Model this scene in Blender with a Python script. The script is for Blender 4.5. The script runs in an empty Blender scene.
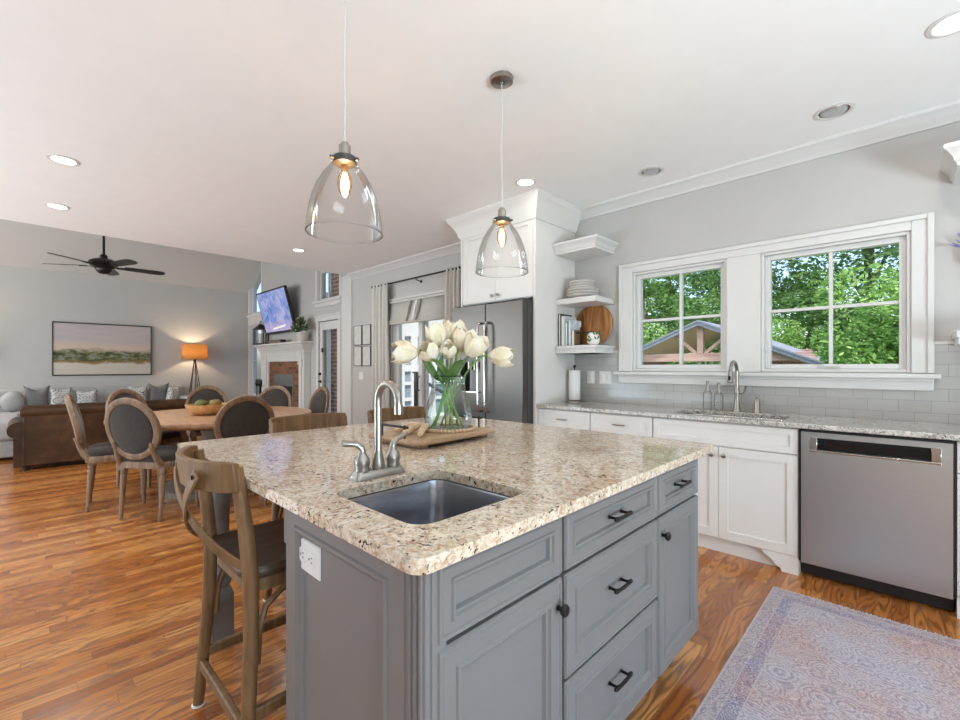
import bpy, bmesh, math, random
from mathutils import Vector, Matrix, noise as mnoise
random.seed(7)
SC = bpy.context.scene
COL = SC.collection
PI = math.pi

# ---------------------------------------------------------------- camera
cam_d = bpy.data.cameras.new('camera')
cam = bpy.data.objects.new('camera', cam_d); COL.objects.link(cam)
cam.location = (0, 0, 1.25)
cam.rotation_euler = (PI/2, 0, math.radians(44.05))
cam_d.sensor_width = 36.0
cam_d.lens = 444.0/960.0*36.0
cam_d.shift_y = 7.0/960.0
cam_d.clip_start = 0.02; cam_d.clip_end = 300
SC.camera = cam

# ---------------------------------------------------------------- sky, sun, fill lights, exposure
SC.view_settings.view_transform = 'Standard'
SC.view_settings.look = 'None'
SC.view_settings.gamma = 1.0
SC.view_settings.exposure = -0.07
SC.cycles.use_denoising = True
SC.cycles.max_bounces = 12
SC.cycles.diffuse_bounces = 6
SC.cycles.glossy_bounces = 5
SC.cycles.transparent_max_bounces = 24
SC.cycles.sample_clamp_indirect = 8.0
SC.cycles.caustics_reflective = False
SC.cycles.caustics_refractive = False

SKY_STRENGTH = 0.40
world = bpy.data.worlds.new('sky'); SC.world = world; world.use_nodes = True
wn = world.node_tree; bgn = wn.nodes['Background']
sky = wn.nodes.new('ShaderNodeTexSky'); sky.sky_type = 'NISHITA'; sky.sun_disc = False
sky.sun_elevation = math.radians(52); sky.sun_rotation = math.radians(160)
sky.air_density = 1.0; sky.dust_density = 2.5
wn.links.new(sky.outputs['Color'], bgn.inputs['Color'])
bgn.inputs['Strength'].default_value = SKY_STRENGTH

def sun(energy, rot, col):
    d = bpy.data.lights.new('sun', 'SUN'); d.energy = energy; d.color = col; d.angle = math.radians(1.5)
    o = bpy.data.objects.new('sun', d); COL.objects.link(o); o.rotation_euler = rot
sun(5.5, (math.radians(38), 0, math.radians(68)), (1.0, 0.95, 0.88))

def area(name, loc, rot, sx, sy, power, col, spread=180):
    d = bpy.data.lights.new(name, 'AREA'); d.shape = 'RECTANGLE'; d.size = sx; d.size_y = sy
    d.energy = power; d.color = col; d.spread = math.radians(spread)
    o = bpy.data.objects.new(name, d); COL.objects.link(o); o.location = loc; o.rotation_euler = rot
    return o
# fill lights added at unseen openings behind the camera, outer pair aimed upward
area('fill_right_up', (3.4, 0.2, 0.35), (0, math.radians(150), 0), 1.4, 3.4, 480, (0.71, 0.90, 1.0))
area('fill_front_up', (-4.6, -3.75, 0.35), (math.radians(150), 0, 0), 3.9, 1.4, 270, (0.62, 0.85, 1.0))
area('fill_front', (-4.6, -3.12, 1.35), (math.radians(115), 0, 0), 3.8, 2.0, 16, (0.85, 0.94, 1.0))
area('fill_living', (-9.2, -3.12, 1.6), (math.radians(90), 0, 0), 3.3, 2.5, 160, (0.90, 0.97, 1.0))

# ---------------------------------------------------------------- materials
def newmat(name):
    m = bpy.data.materials.new(name); m.use_nodes = True
    nt = m.node_tree
    return m, nt, nt.nodes['Principled BSDF']
def nd(nt, t, **kw):
    n = nt.nodes.new('ShaderNode' + t)
    for k, v in kw.items():
        if k.startswith('i_'):
            key = k[2:].replace('_', ' ')
            n.inputs[key].default_value = v
        else: setattr(n, k, v)
    return n
def lk(nt, a, b): nt.links.new(a, b)
def mth(nt, op, a, b=None, c=None):
    n = nt.nodes.new('ShaderNodeMath'); n.operation = op
    for i, v in enumerate((a, b, c)):
        if v is None: continue
        if isinstance(v, (int, float)): n.inputs[i].default_value = v
        else: nt.links.new(v, n.inputs[i])
    return n.outputs[0]
def ramp(nt, fac, stops, interp='LINEAR'):
    r = nt.nodes.new('ShaderNodeValToRGB'); r.color_ramp.interpolation = interp
    el = r.color_ramp.elements
    while len(el) < len(stops): el.new(0.5)
    for e, (p, c) in zip(el, stops):
        e.position = p; e.color = (c[0], c[1], c[2], 1)
    nt.links.new(fac, r.inputs[0]); return r.outputs[0]
def mix(nt, fac, a, b, blend='MIX'):
    n = nt.nodes.new('ShaderNodeMix'); n.data_type = 'RGBA'; n.blend_type = blend
    for sock, v in ((n.inputs[0], fac), (n.inputs[6], a), (n.inputs[7], b)):
        if isinstance(v, (int, float)): sock.default_value = v
        elif isinstance(v, tuple): sock.default_value = (v[0], v[1], v[2], 1)
        else: nt.links.new(v, sock)
    return n.outputs[2]
def objco(nt): return nt.nodes.new('ShaderNodeTexCoord').outputs['Object']
def mapping(nt, vec, scale=(1,1,1), loc=(0,0,0), rot=(0,0,0)):
    n = nt.nodes.new('ShaderNodeMapping'); n.inputs['Scale'].default_value = scale
    n.inputs['Location'].default_value = loc; n.inputs['Rotation'].default_value = rot
    nt.links.new(vec, n.inputs[0]); return n.outputs[0]
def noise(nt, vec, scale, detail=2, rough=0.5, dist=0.0):
    n = nd(nt, 'TexNoise'); n.inputs['Scale'].default_value = scale; n.inputs['Detail'].default_value = detail
    n.inputs['Roughness'].default_value = rough; n.inputs['Distortion'].default_value = dist
    if vec is not None: lk(nt, vec, n.inputs['Vector'])
    return n.outputs['Fac']
def bump(nt, b, h, strength=0.2, dist=0.01):
    n = nd(nt, 'Bump'); n.inputs['Strength'].default_value = strength; n.inputs['Distance'].default_value = dist
    lk(nt, h, n.inputs['Height']); lk(nt, n.outputs[0], b.inputs['Normal'])

def plain(name, col, rough=0.5, metal=0.0, coat=0.0, spec=0.5, vary=0.0, vscale=6.0, bmp=0.0, bscale=80.0):
    m, nt, b = newmat(name)
    b.inputs['Roughness'].default_value = rough; b.inputs['Metallic'].default_value = metal
    b.inputs['Coat Weight'].default_value = coat; b.inputs['Specular IOR Level'].default_value = spec
    co = objco(nt)
    n = noise(nt, co, vscale, 3)
    v = max(vary, 0.015)
    c = ramp(nt, n, [(0.25, tuple(x*(1-v) for x in col)), (0.75, tuple(min(1, x*(1+v)) for x in col))])
    lk(nt, c, b.inputs['Base Color'])
    if bmp: bump(nt, b, noise(nt, co, bscale, 3), bmp, 0.004)
    return m
def emit(name, col, s):
    m, nt, b = newmat(name); nt.nodes.remove(b)
    e = nd(nt, 'Emission'); e.inputs[0].default_value = (*col, 1); e.inputs[1].default_value = s
    lk(nt, e.outputs[0], nt.nodes['Material Output'].inputs[0]); return m
def glassy(name, edge=(0.72, 0.76, 0.76), clear=(0.97, 0.98, 0.98), gloss=0.05, mx=0.6):
    m, nt, b = newmat(name); nt.nodes.remove(b)
    lw = nd(nt, 'LayerWeight'); lw.inputs['Blend'].default_value = 0.35
    c = ramp(nt, lw.outputs['Facing'], [(0.0, clear), (0.75, tuple((a+b_)/2 for a, b_ in zip(clear, edge))), (1.0, edge)])
    t = nd(nt, 'BsdfTransparent'); lk(nt, c, t.inputs[0])
    g = nd(nt, 'BsdfGlossy'); g.inputs['Roughness'].default_value = 0.02
    fr = nd(nt, 'Fresnel'); fr.inputs[0].default_value = 1.35
    f = mth(nt, 'MULTIPLY', fr.outputs[0], mx)
    s = nd(nt, 'MixShader'); lk(nt, f, s.inputs[0]); lk(nt, t.outputs[0], s.inputs[1]); lk(nt, g.outputs[0], s.inputs[2])
    lk(nt, s.outputs[0], nt.nodes['Material Output'].inputs[0]); return m

def wood(name, dark, mid, light, axis='Y', freq=1.0, rough=0.45, coat=0.0):
    m, nt, b = newmat(name)
    co = objco(nt)
    sc = {'X': (1.2, 14, 14), 'Y': (14, 1.2, 14), 'Z': (14, 14, 1.2)}[axis]
    v = mapping(nt, co, tuple(s*freq for s in sc))
    n1 = noise(nt, v, 1.6, 4, 0.6, 0.6)
    n2 = noise(nt, mapping(nt, co, tuple(s*freq*6 for s in sc)), 1.0, 3, 0.6)
    f = mth(nt, 'ADD', mth(nt, 'MULTIPLY', n1, 0.75), mth(nt, 'MULTIPLY', n2, 0.25))
    c = ramp(nt, f, [(0.32, dark), (0.5, mid), (0.68, light)])
    lk(nt, c, b.inputs['Base Color']); b.inputs['Roughness'].default_value = rough; b.inputs['Coat Weight'].default_value = coat
    bump(nt, b, n2, 0.08, 0.003)
    return m

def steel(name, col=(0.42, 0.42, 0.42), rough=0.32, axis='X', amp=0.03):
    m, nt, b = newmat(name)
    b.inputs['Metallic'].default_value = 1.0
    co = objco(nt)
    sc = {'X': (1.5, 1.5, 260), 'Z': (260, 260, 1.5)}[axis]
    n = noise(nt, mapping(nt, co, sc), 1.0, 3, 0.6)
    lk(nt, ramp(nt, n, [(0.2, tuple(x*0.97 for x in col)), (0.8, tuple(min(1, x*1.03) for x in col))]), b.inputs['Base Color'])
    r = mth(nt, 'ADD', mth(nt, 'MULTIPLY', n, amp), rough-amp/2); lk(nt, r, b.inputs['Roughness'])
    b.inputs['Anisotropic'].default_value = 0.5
    return m

def mat_floor():
    m, nt, b = newmat('oak_plank_floor')
    co = objco(nt); sep = nd(nt, 'SeparateXYZ'); lk(nt, co, sep.inputs[0])
    x, y = sep.outputs[0], sep.outputs[1]
    W, L = 0.066, 0.95
    rx = mth(nt, 'DIVIDE', x, W); row = mth(nt, 'FLOOR', rx)
    wn1 = nd(nt, 'TexWhiteNoise', noise_dimensions='1D'); lk(nt, row, wn1.inputs['W'])
    yy = mth(nt, 'ADD', mth(nt, 'DIVIDE', y, L), mth(nt, 'MULTIPLY', wn1.outputs[0], 7.3))
    colm = mth(nt, 'FLOOR', yy)
    cb = nd(nt, 'CombineXYZ'); lk(nt, row, cb.inputs[0]); lk(nt, colm, cb.inputs[1])
    wn2 = nd(nt, 'TexWhiteNoise', noise_dimensions='2D'); lk(nt, cb.outputs[0], wn2.inputs['Vector'])
    pl = wn2.outputs['Value']
    fx = mth(nt, 'FRACT', rx); fy = mth(nt, 'FRACT', yy)
    gx = mth(nt, 'LESS_THAN', mth(nt, 'MINIMUM', fx, mth(nt, 'SUBTRACT', 1.0, fx)), 0.012)
    gy = mth(nt, 'LESS_THAN', mth(nt, 'MINIMUM', fy, mth(nt, 'SUBTRACT', 1.0, fy)), 0.0011)
    gap = mth(nt, 'MAXIMUM', gx, gy)
    cv = nd(nt, 'CombineXYZ')
    lk(nt, mth(nt, 'MULTIPLY', x, 11.0), cv.inputs[0]); lk(nt, mth(nt, 'MULTIPLY', y, 1.3), cv.inputs[1])
    lk(nt, mth(nt, 'MULTIPLY', pl, 40.0), cv.inputs[2])
    n1 = noise(nt, cv.outputs[0], 1.0, 1.5, 0.45, 0.35)
    rings = mth(nt, 'SINE', mth(nt, 'MULTIPLY', n1, 80.0))
    rings = mth(nt, 'POWER', mth(nt, 'ADD', mth(nt, 'MULTIPLY', rings, 0.5), 0.5), 2.2)
    cf = nd(nt, 'CombineXYZ')
    lk(nt, mth(nt, 'MULTIPLY', x, 260.0), cf.inputs[0]); lk(nt, mth(nt, 'MULTIPLY', y, 6.0), cf.inputs[1]); lk(nt, mth(nt, 'MULTIPLY', pl, 40.0), cf.inputs[2])
    fine = noise(nt, cf.outputs[0], 1.0, 3, 0.6)
    base = ramp(nt, pl, [(0.0, (0.40, 0.125, 0.028)), (0.35, (0.58, 0.21, 0.050)), (0.7, (0.70, 0.285, 0.075)), (1.0, (0.79, 0.37, 0.115))])
    g = mth(nt, 'MULTIPLY', rings, mth(nt, 'ADD', mth(nt, 'MULTIPLY', fine, 0.7), 0.35))
    g = mth(nt, 'MINIMUM', mth(nt, 'MULTIPLY', g, 1.0), 0.88)
    c = mix(nt, g, base, (0.12, 0.036, 0.010))
    c = mix(nt, mth(nt, 'MULTIPLY', mth(nt, 'SUBTRACT', 1.0, fine), 0.30), c, (0.17, 0.055, 0.017))
    c = mix(nt, mth(nt, 'MULTIPLY', gap, 0.6), c, (0.05, 0.02, 0.008))
    lk(nt, c, b.inputs['Base Color'])
    r = mth(nt, 'ADD', 0.19, mth(nt, 'MULTIPLY', g, 0.14)); lk(nt, r, b.inputs['Roughness'])
    b.inputs['Coat Weight'].default_value = 0.25; b.inputs['Coat Roughness'].default_value = 0.12
    h = mth(nt, 'SUBTRACT', mth(nt, 'MULTIPLY', mth(nt, 'SUBTRACT', 1.0, g), 0.3), gap)
    bump(nt, b, h, 0.12, 0.002)
    return m

def mat_granite(name, cols, sc=1.0):
    # cols: ground light, ground mid, tan patch, grey patch, dark speck
    m, nt, b = newmat(name)
    co = objco(nt)
    big = noise(nt, co, 9*sc, 3, 0.6, 0.4)
    med = noise(nt, co, 42*sc, 4, 0.65, 0.5)
    c = mix(nt, ramp(nt, med, [(0.40, (0,0,0)), (0.60, (1,1,1))]), cols[0], cols[1])
    patch = noise(nt, mapping(nt, co, (1,1,1), (3.1, 7.7, 1.0)), 55*sc, 3, 0.6, 0.8)
    c = mix(nt, ramp(nt, mth(nt, 'ADD', mth(nt, 'MULTIPLY', patch, 0.75), mth(nt, 'MULTIPLY', big, 0.25)), [(0.50, (0,0,0)), (0.60, (0.85,)*3)]), c, cols[2])
    gr = noise(nt, mapping(nt, co, (1,1,1), (9.3, 2.7, 4.0)), 70*sc, 3, 0.6, 0.5)
    c = mix(nt, ramp(nt, gr, [(0.57, (0,0,0)), (0.64, (0.8,)*3)]), c, cols[3])
    vo = nd(nt, 'TexVoronoi'); vo.inputs['Scale'].default_value = 150*sc; lk(nt, co, vo.inputs['Vector'])
    cr = nd(nt, 'SeparateColor'); lk(nt, vo.outputs['Color'], cr.inputs[0])
    c = mix(nt, mth(nt, 'MULTIPLY', mth(nt, 'GREATER_THAN', cr.outputs[0], 0.78), 0.55), c, cols[0])
    dk = noise(nt, mapping(nt, co, (1,1,1), (1.3, 5.7, 8.0)), 85*sc, 2, 0.55, 0.6)
    dk2 = noise(nt, mapping(nt, co, (1,1,1), (6.3, 1.7, 2.0)), 11*sc, 2, 0.5)
    d = ramp(nt, mth(nt, 'ADD', mth(nt, 'MULTIPLY', dk, 0.8), mth(nt, 'MULTIPLY', dk2, 0.2)), [(0.595, (0,0,0)), (0.63, (1,1,1))])
    c = mix(nt, d, c, cols[4])
    lk(nt, c, b.inputs['Base Color']); b.inputs['Roughness'].default_value = 0.09; b.inputs['Specular IOR Level'].default_value = 0.6
    return m

def mat_brick(name, plane='XZ', c1=(0.33,0.13,0.08), c2=(0.20,0.075,0.05), mortar=(0.55,0.52,0.48), w=0.21, h=0.075, gap=0.012, rough=0.85, bm=0.6, off=0.5):
    m, nt, b = newmat(name)
    co = objco(nt); sep = nd(nt, 'SeparateXYZ'); lk(nt, co, sep.inputs[0])
    cb = nd(nt, 'CombineXYZ')
    a = {'XZ': (0, 2), 'YZ': (1, 2), 'XY': (0, 1)}[plane]
    if plane == 'SUM':
        pass
    src = sep.outputs[a[0]]
    if plane == 'XZ': src = mth(nt, 'ADD', sep.outputs[0], sep.outputs[1])
    lk(nt, src, cb.inputs[0]); lk(nt, sep.outputs[a[1]], cb.inputs[1])
    br = nd(nt, 'TexBrick'); br.offset = off
    lk(nt, cb.outputs[0], br.inputs['Vector'])
    br.inputs['Scale'].default_value = 1.0; br.inputs['Brick Width'].default_value = w; br.inputs['Row Height'].default_value = h
    br.inputs['Mortar Size'].default_value = gap/2; br.inputs['Mortar Smooth'].default_value = 0.1; br.inputs['Bias'].default_value = 0.0
    for k, v in (('Color1', c1), ('Color2', c2), ('Mortar', mortar)): br.inputs[k].default_value = (*v, 1)
    n = noise(nt, co, 30, 3)
    c = mix(nt, 0.35, br.outputs['Color'], mix(nt, n, br.outputs['Color'], tuple(x*0.55 for x in c2))) if rough > 0.5 else br.outputs['Color']
    lk(nt, c, b.inputs['Base Color']); b.inputs['Roughness'].default_value = rough
    inv = mth(nt, 'SUBTRACT', 1.0, br.outputs['Fac']); bump(nt, b, inv, bm, 0.004)
    return m

def mat_fabric(name, c1, c2, sc=420, rough=0.95):
    m, nt, b = newmat(name)
    co = objco(nt)
    a = noise(nt, mapping(nt, co, (sc, sc*0.06, sc*0.06)), 1.0, 1)
    d = noise(nt, mapping(nt, co, (sc*0.06, sc*0.06, sc)), 1.0, 1)
    f = mth(nt, 'MULTIPLY', mth(nt, 'ADD', a, d), 0.5)
    lk(nt, ramp(nt, f, [(0.4, c1), (0.62, c2)]), b.inputs['Base Color'])
    b.inputs['Roughness'].default_value = rough; b.inputs['Sheen Weight'].default_value = 0.15
    bump(nt, b, f, 0.25, 0.002); return m

M = {}
M['floor'] = mat_floor()
M['wall'] = plain('wall_paint', (0.505, 0.493, 0.478), 0.85)
M['ceil'] = plain('ceiling_paint', (0.88, 0.88, 0.88), 0.9)
M['trim'] = plain('white_trim_paint', (0.67, 0.662, 0.648), 0.35)
M['cab'] = plain('white_cabinet_paint', (0.75, 0.735, 0.71), 0.38)
M['grey'] = plain('grey_island_paint', (0.185, 0.183, 0.184), 0.36)
M['granite'] = mat_granite('cream_brown_granite', [(0.74, 0.66, 0.55), (0.56, 0.44, 0.32), (0.42, 0.26, 0.15), (0.33, 0.31, 0.30), (0.035, 0.022, 0.02)], 1.0)
M['granite2'] = mat_granite('pale_grey_granite', [(0.68, 0.65, 0.61), (0.42, 0.39, 0.355), (0.25, 0.215, 0.19), (0.17, 0.165, 0.165), (0.02, 0.018, 0.018)], 1.0)
M['steel'] = steel('brushed_stainless', (0.58, 0.595, 0.59), 0.33, 'X')
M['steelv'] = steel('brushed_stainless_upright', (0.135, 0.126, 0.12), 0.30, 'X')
M['sinksteel'] = steel('sink_stainless', (0.46, 0.47, 0.50), 0.20, 'Z', 0.06)
M['nickel'] = plain('brushed_nickel', (0.36, 0.335, 0.30), 0.30, 1.0)
M['chrome'] = plain('polished_nickel', (0.62, 0.60, 0.57), 0.16, 1.0)
M['black'] = plain('black_metal', (0.016, 0.014, 0.013), 0.33, 0.4)
M['bronze'] = plain('dark_bronze', (0.03, 0.025, 0.022), 0.35, 0.7)
M['blackglass'] = plain('black_gloss_panel', (0.008, 0.008, 0.009), 0.08)
M['blackplastic'] = plain('black_plastic', (0.012, 0.012, 0.013), 0.5)
M['darkgrey'] = plain('dark_grey_metal', (0.09, 0.09, 0.09), 0.4, 0.6)
M['midgrey'] = plain('grey_firebox_metal', (0.17, 0.18, 0.19), 0.45, 0.3)
M['tile'] = mat_brick('white_subway_tile', 'XZ', (0.45,0.44,0.425), (0.415,0.405,0.39), (0.30,0.29,0.275), 0.146, 0.0745, 0.003, 0.18, 0.25)
M['brick'] = mat_brick('red_brick', 'XZ', (0.45,0.25,0.19), (0.27,0.135,0.105), (0.72,0.69,0.65))
M['firebrick'] = mat_brick('fireplace_brick', 'XZ', (0.34,0.135,0.06), (0.10,0.04,0.022), (0.23,0.18,0.14), 0.20, 0.07, 0.010)
M['glass'] = glassy('window_glass', (0.80,0.84,0.84), (0.985,0.99,0.99), mx=0.16)
M['shadeglass'] = glassy('clear_lamp_glass', (0.66,0.66,0.65), (0.985,0.985,0.985), mx=0.55)
M['vaseglass'] = glassy('pale_blue_green_glass', (0.55,0.68,0.69), (0.95,0.985,0.985), mx=0.7)
M['vaserim'] = glassy('vase_rim_glass', (0.10,0.16,0.16), (0.55,0.66,0.66), mx=0.7)
M['stoolwood'] = wood('weathered_oak', (0.115,0.058,0.022), (0.19,0.102,0.042), (0.27,0.157,0.07), 'Z', 1.2, 0.5)
M['stoolseat'] = wood('dark_weathered_oak', (0.055,0.034,0.019), (0.09,0.057,0.033), (0.13,0.087,0.053), 'Y', 1.2, 0.42)
M['chairwood'] = wood('limed_oak', (0.12,0.067,0.035), (0.20,0.122,0.070), (0.30,0.205,0.135), 'Z', 1.5, 0.6)
M['tablewood'] = wood('honey_table_wood', (0.32,0.17,0.085), (0.45,0.26,0.145), (0.56,0.36,0.22), 'X', 0.9, 0.35)
M['tablebase'] = wood('greyed_table_base', (0.10,0.075,0.055), (0.16,0.125,0.095), (0.22,0.18,0.14), 'Z', 1.0, 0.6)
M['traywood'] = wood('tray_wood', (0.30,0.19,0.105), (0.44,0.30,0.185), (0.56,0.41,0.275), 'Y', 1.3, 0.5)
M['boardwood'] = wood('round_board_wood', (0.10,0.03,0.008), (0.33,0.125,0.03), (0.56,0.28,0.09), 'Z', 0.6, 0.4)
M['bowlwood'] = wood('turned_bowl_wood', (0.42,0.21,0.075), (0.60,0.34,0.14), (0.70,0.44,0.21), 'X', 1.3, 0.4)
M['beadwood'] = wood('bead_wood', (0.50,0.34,0.20), (0.62,0.45,0.29), (0.72,0.56,0.39), 'X', 2, 0.5)
M['chairfab'] = mat_fabric('charcoal_linen', (0.024,0.0195,0.016), (0.052,0.043,0.036))
M['greyfab'] = mat_fabric('pale_grey_upholstery', (0.36,0.355,0.345), (0.46,0.455,0.44))
M['cushgrey'] = mat_fabric('mid_grey_linen', (0.14,0.138,0.135), (0.22,0.215,0.21))
M['curtain'] = mat_fabric('oatmeal_curtain_linen', (0.56,0.54,0.51), (0.66,0.64,0.61))
M['leaf'] = plain('tulip_leaf_green', (0.075,0.14,0.032), 0.45, vary=0.4, vscale=14)
M['stem'] = plain('tulip_stem_green', (0.16,0.33,0.07), 0.45, vary=0.2)
M['white'] = plain('white_ceramic', (0.80,0.79,0.77), 0.25)
M['plate'] = plain('pale_stoneware', (0.70,0.67,0.64), 0.35, vary=0.04)
M['paper'] = plain('white_paper', (0.82,0.815,0.80), 0.9, bmp=0.15, bscale=200)
M['plastic'] = plain('white_plastic', (0.78,0.775,0.76), 0.4)
M['socket'] = plain('socket_slot', (0.10,0.10,0.10), 0.6)
M['pot'] = plain('cream_pot', (0.55,0.52,0.47), 0.6)

def mat_leather():
    m, nt, b = newmat('brown_leather'); co = objco(nt)
    n = noise(nt, co, 3.5, 4, 0.6, 0.4)
    lk(nt, ramp(nt, n, [(0.3, (0.028,0.013,0.006)), (0.55, (0.065,0.030,0.013)), (0.75, (0.125,0.060,0.027))]), b.inputs['Base Color'])
    b.inputs['Roughness'].default_value = 0.45; b.inputs['Specular IOR Level'].default_value = 0.22
    bump(nt, b, noise(nt, co, 60, 4), 0.12, 0.004); return m
M['leather'] = mat_leather()

def mat_petal():
    m, nt, b = newmat('ivory_petal'); co = objco(nt)
    n = noise(nt, mapping(nt, co, (25,25,8)), 1.0, 3)
    lk(nt, ramp(nt, n, [(0.3, (0.66,0.57,0.38)), (0.5, (0.75,0.68,0.53)), (0.75, (0.80,0.755,0.65))]), b.inputs['Base Color'])
    b.inputs['Roughness'].default_value = 0.55; b.inputs['Subsurface Weight'].default_value = 0.0
    return m
M['petal'] = mat_petal()

def mat_pattern_cushion():
    m, nt, b = newmat('white_patterned_linen'); co = objco(nt)
    vo = nd(nt, 'TexVoronoi'); vo.inputs['Scale'].default_value = 6.5; lk(nt, co, vo.inputs['Vector'])
    ring = mth(nt, 'SINE', mth(nt, 'MULTIPLY', vo.outputs['Distance'], 28.0))
    n = noise(nt, co, 30, 2)
    f = mth(nt, 'GREATER_THAN', mth(nt, 'ADD', ring, mth(nt, 'MULTIPLY', n, 0.9)), 1.25)
    lk(nt, mix(nt, f, (0.62,0.60,0.57), (0.12,0.12,0.12)), b.inputs['Base Color']); b.inputs['Roughness'].default_value = 0.95
    return m
M['cushpat'] = mat_pattern_cushion()

def mat_lampshade():
    m, nt, b = newmat('amber_lamp_shade'); nt.nodes.remove(b)
    d = nd(nt, 'BsdfDiffuse'); t = nd(nt, 'BsdfTranslucent')
    d.inputs[0].default_value = (0.58,0.36,0.16,1); t.inputs[0].default_value = (0.70,0.46,0.22,1)
    s = nd(nt, 'MixShader'); s.inputs[0].default_value = 0.6
    lk(nt, d.outputs[0], s.inputs[1]); lk(nt, t.outputs[0], s.inputs[2]); lk(nt, s.outputs[0], nt.nodes['Material Output'].inputs[0]); return m
M['lampshade'] = mat_lampshade()

def mat_foliage(name, dark, mid, light):
    m, nt, b = newmat(name); nt.nodes.remove(b); co = objco(nt)
    g = nd(nt, 'NewGeometry')
    n = noise(nt, co, 0.9, 3)
    f = mth(nt, 'ADD', mth(nt, 'MULTIPLY', g.outputs['Random Per Island'], 0.55), mth(nt, 'MULTIPLY', n, 0.45))
    c = ramp(nt, f, [(0.15, dark), (0.5, mid), (0.85, light)])
    d = nd(nt, 'BsdfDiffuse'); t = nd(nt, 'BsdfTranslucent'); lk(nt, c, d.inputs[0]); lk(nt, c, t.inputs[0])
    s = nd(nt, 'MixShader'); s.inputs[0].default_value = 0.4
    lk(nt, d.outputs[0], s.inputs[1]); lk(nt, t.outputs[0], s.inputs[2]); lk(nt, s.outputs[0], nt.nodes['Material Output'].inputs[0]); return m
M['leafA'] = mat_foliage('fresh_green_leaves', (0.08,0.19,0.045), (0.24,0.45,0.12), (0.50,0.68,0.28))
M['leafB'] = mat_foliage('deep_green_leaves', (0.05,0.13,0.05), (0.15,0.30,0.10), (0.32,0.48,0.19))
M['bark'] = plain('tree_bark', (0.14,0.11,0.09), 0.95, vary=0.3, bmp=0.5, bscale=20)
M['grass'] = plain('lawn', (0.10,0.20,0.05), 0.95, vary=0.4, vscale=3)
M['roofshingle'] = plain('blue_grey_shingle', (0.20,0.23,0.29), 0.8, vary=0.2, vscale=20)
M['pavwood'] = wood('pinkish_cedar', (0.30,0.19,0.16), (0.42,0.28,0.24), (0.52,0.37,0.31), 'X', 0.6, 0.7)
M['pavsoffit'] = wood('pale_cedar_boards', (0.45,0.31,0.21), (0.58,0.42,0.30), (0.68,0.51,0.38), 'Y', 0.6, 0.7)
M['sage'] = plain('house_plant_green', (0.06,0.10,0.045), 0.6, vary=0.4, vscale=20)
M['bluepane'] = plain('dim_blue_pane', (0.24,0.30,0.37), 0.1)

def mat_painting():
    m, nt, b = newmat('landscape_canvas')
    co = nt.nodes.new('ShaderNodeTexCoord').outputs['Generated']
    sep = nd(nt, 'SeparateXYZ'); lk(nt, co, sep.inputs[0]); u, v = sep.outputs[1], sep.outputs[2]
    n1 = noise(nt, mapping(nt, co, (1, 3.2, 5)), 1.0, 3, 0.55, 0.3)
    n2 = noise(nt, mapping(nt, co, (1, 9, 13), (4,2,7)), 1.0, 5, 0.7, 0.2)
    n3 = noise(nt, mapping(nt, co, (1, 2.2, 9), (2,5,1)), 1.0, 4, 0.6, 0.2)
    vv = mth(nt, 'ADD', v, mth(nt, 'MULTIPLY', mth(nt, 'SUBTRACT', n1, 0.5), 0.20))
    vv = mth(nt, 'ADD', vv, mth(nt, 'MULTIPLY', mth(nt, 'SUBTRACT', n2, 0.5), 0.10))
    sky_ = mix(nt, n3, (0.36,0.35,0.40), (0.62,0.52,0.46))
    sky_ = mix(nt, ramp(nt, v, [(0.55,(1,1,1)), (0.68,(0,0,0))]), sky_, (0.60,0.47,0.38))
    land = ramp(nt, n2, [(0.30, (0.025,0.035,0.018)), (0.45, (0.07,0.085,0.035)), (0.55, (0.20,0.20,0.10)), (0.63, (0.22,0.27,0.27)), (0.74, (0.34,0.24,0.09))])
    sand = mix(nt, n3, (0.52,0.46,0.39), (0.64,0.58,0.51))
    c = mix(nt, ramp(nt, vv, [(0.43,(0,0,0)), (0.52,(1,1,1))]), land, sky_)
    c = mix(nt, ramp(nt, vv, [(0.245,(1,1,1)), (0.275,(0,0,0))]), c, (0.26,0.16,0.05))
    c = mix(nt, ramp(nt, vv, [(0.205,(1,1,1)), (0.235,(0,0,0))]), c, sand)
    lk(nt, c, b.inputs['Base Color']); b.inputs['Roughness'].default_value = 0.7; return m
M['painting'] = mat_painting()

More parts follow.
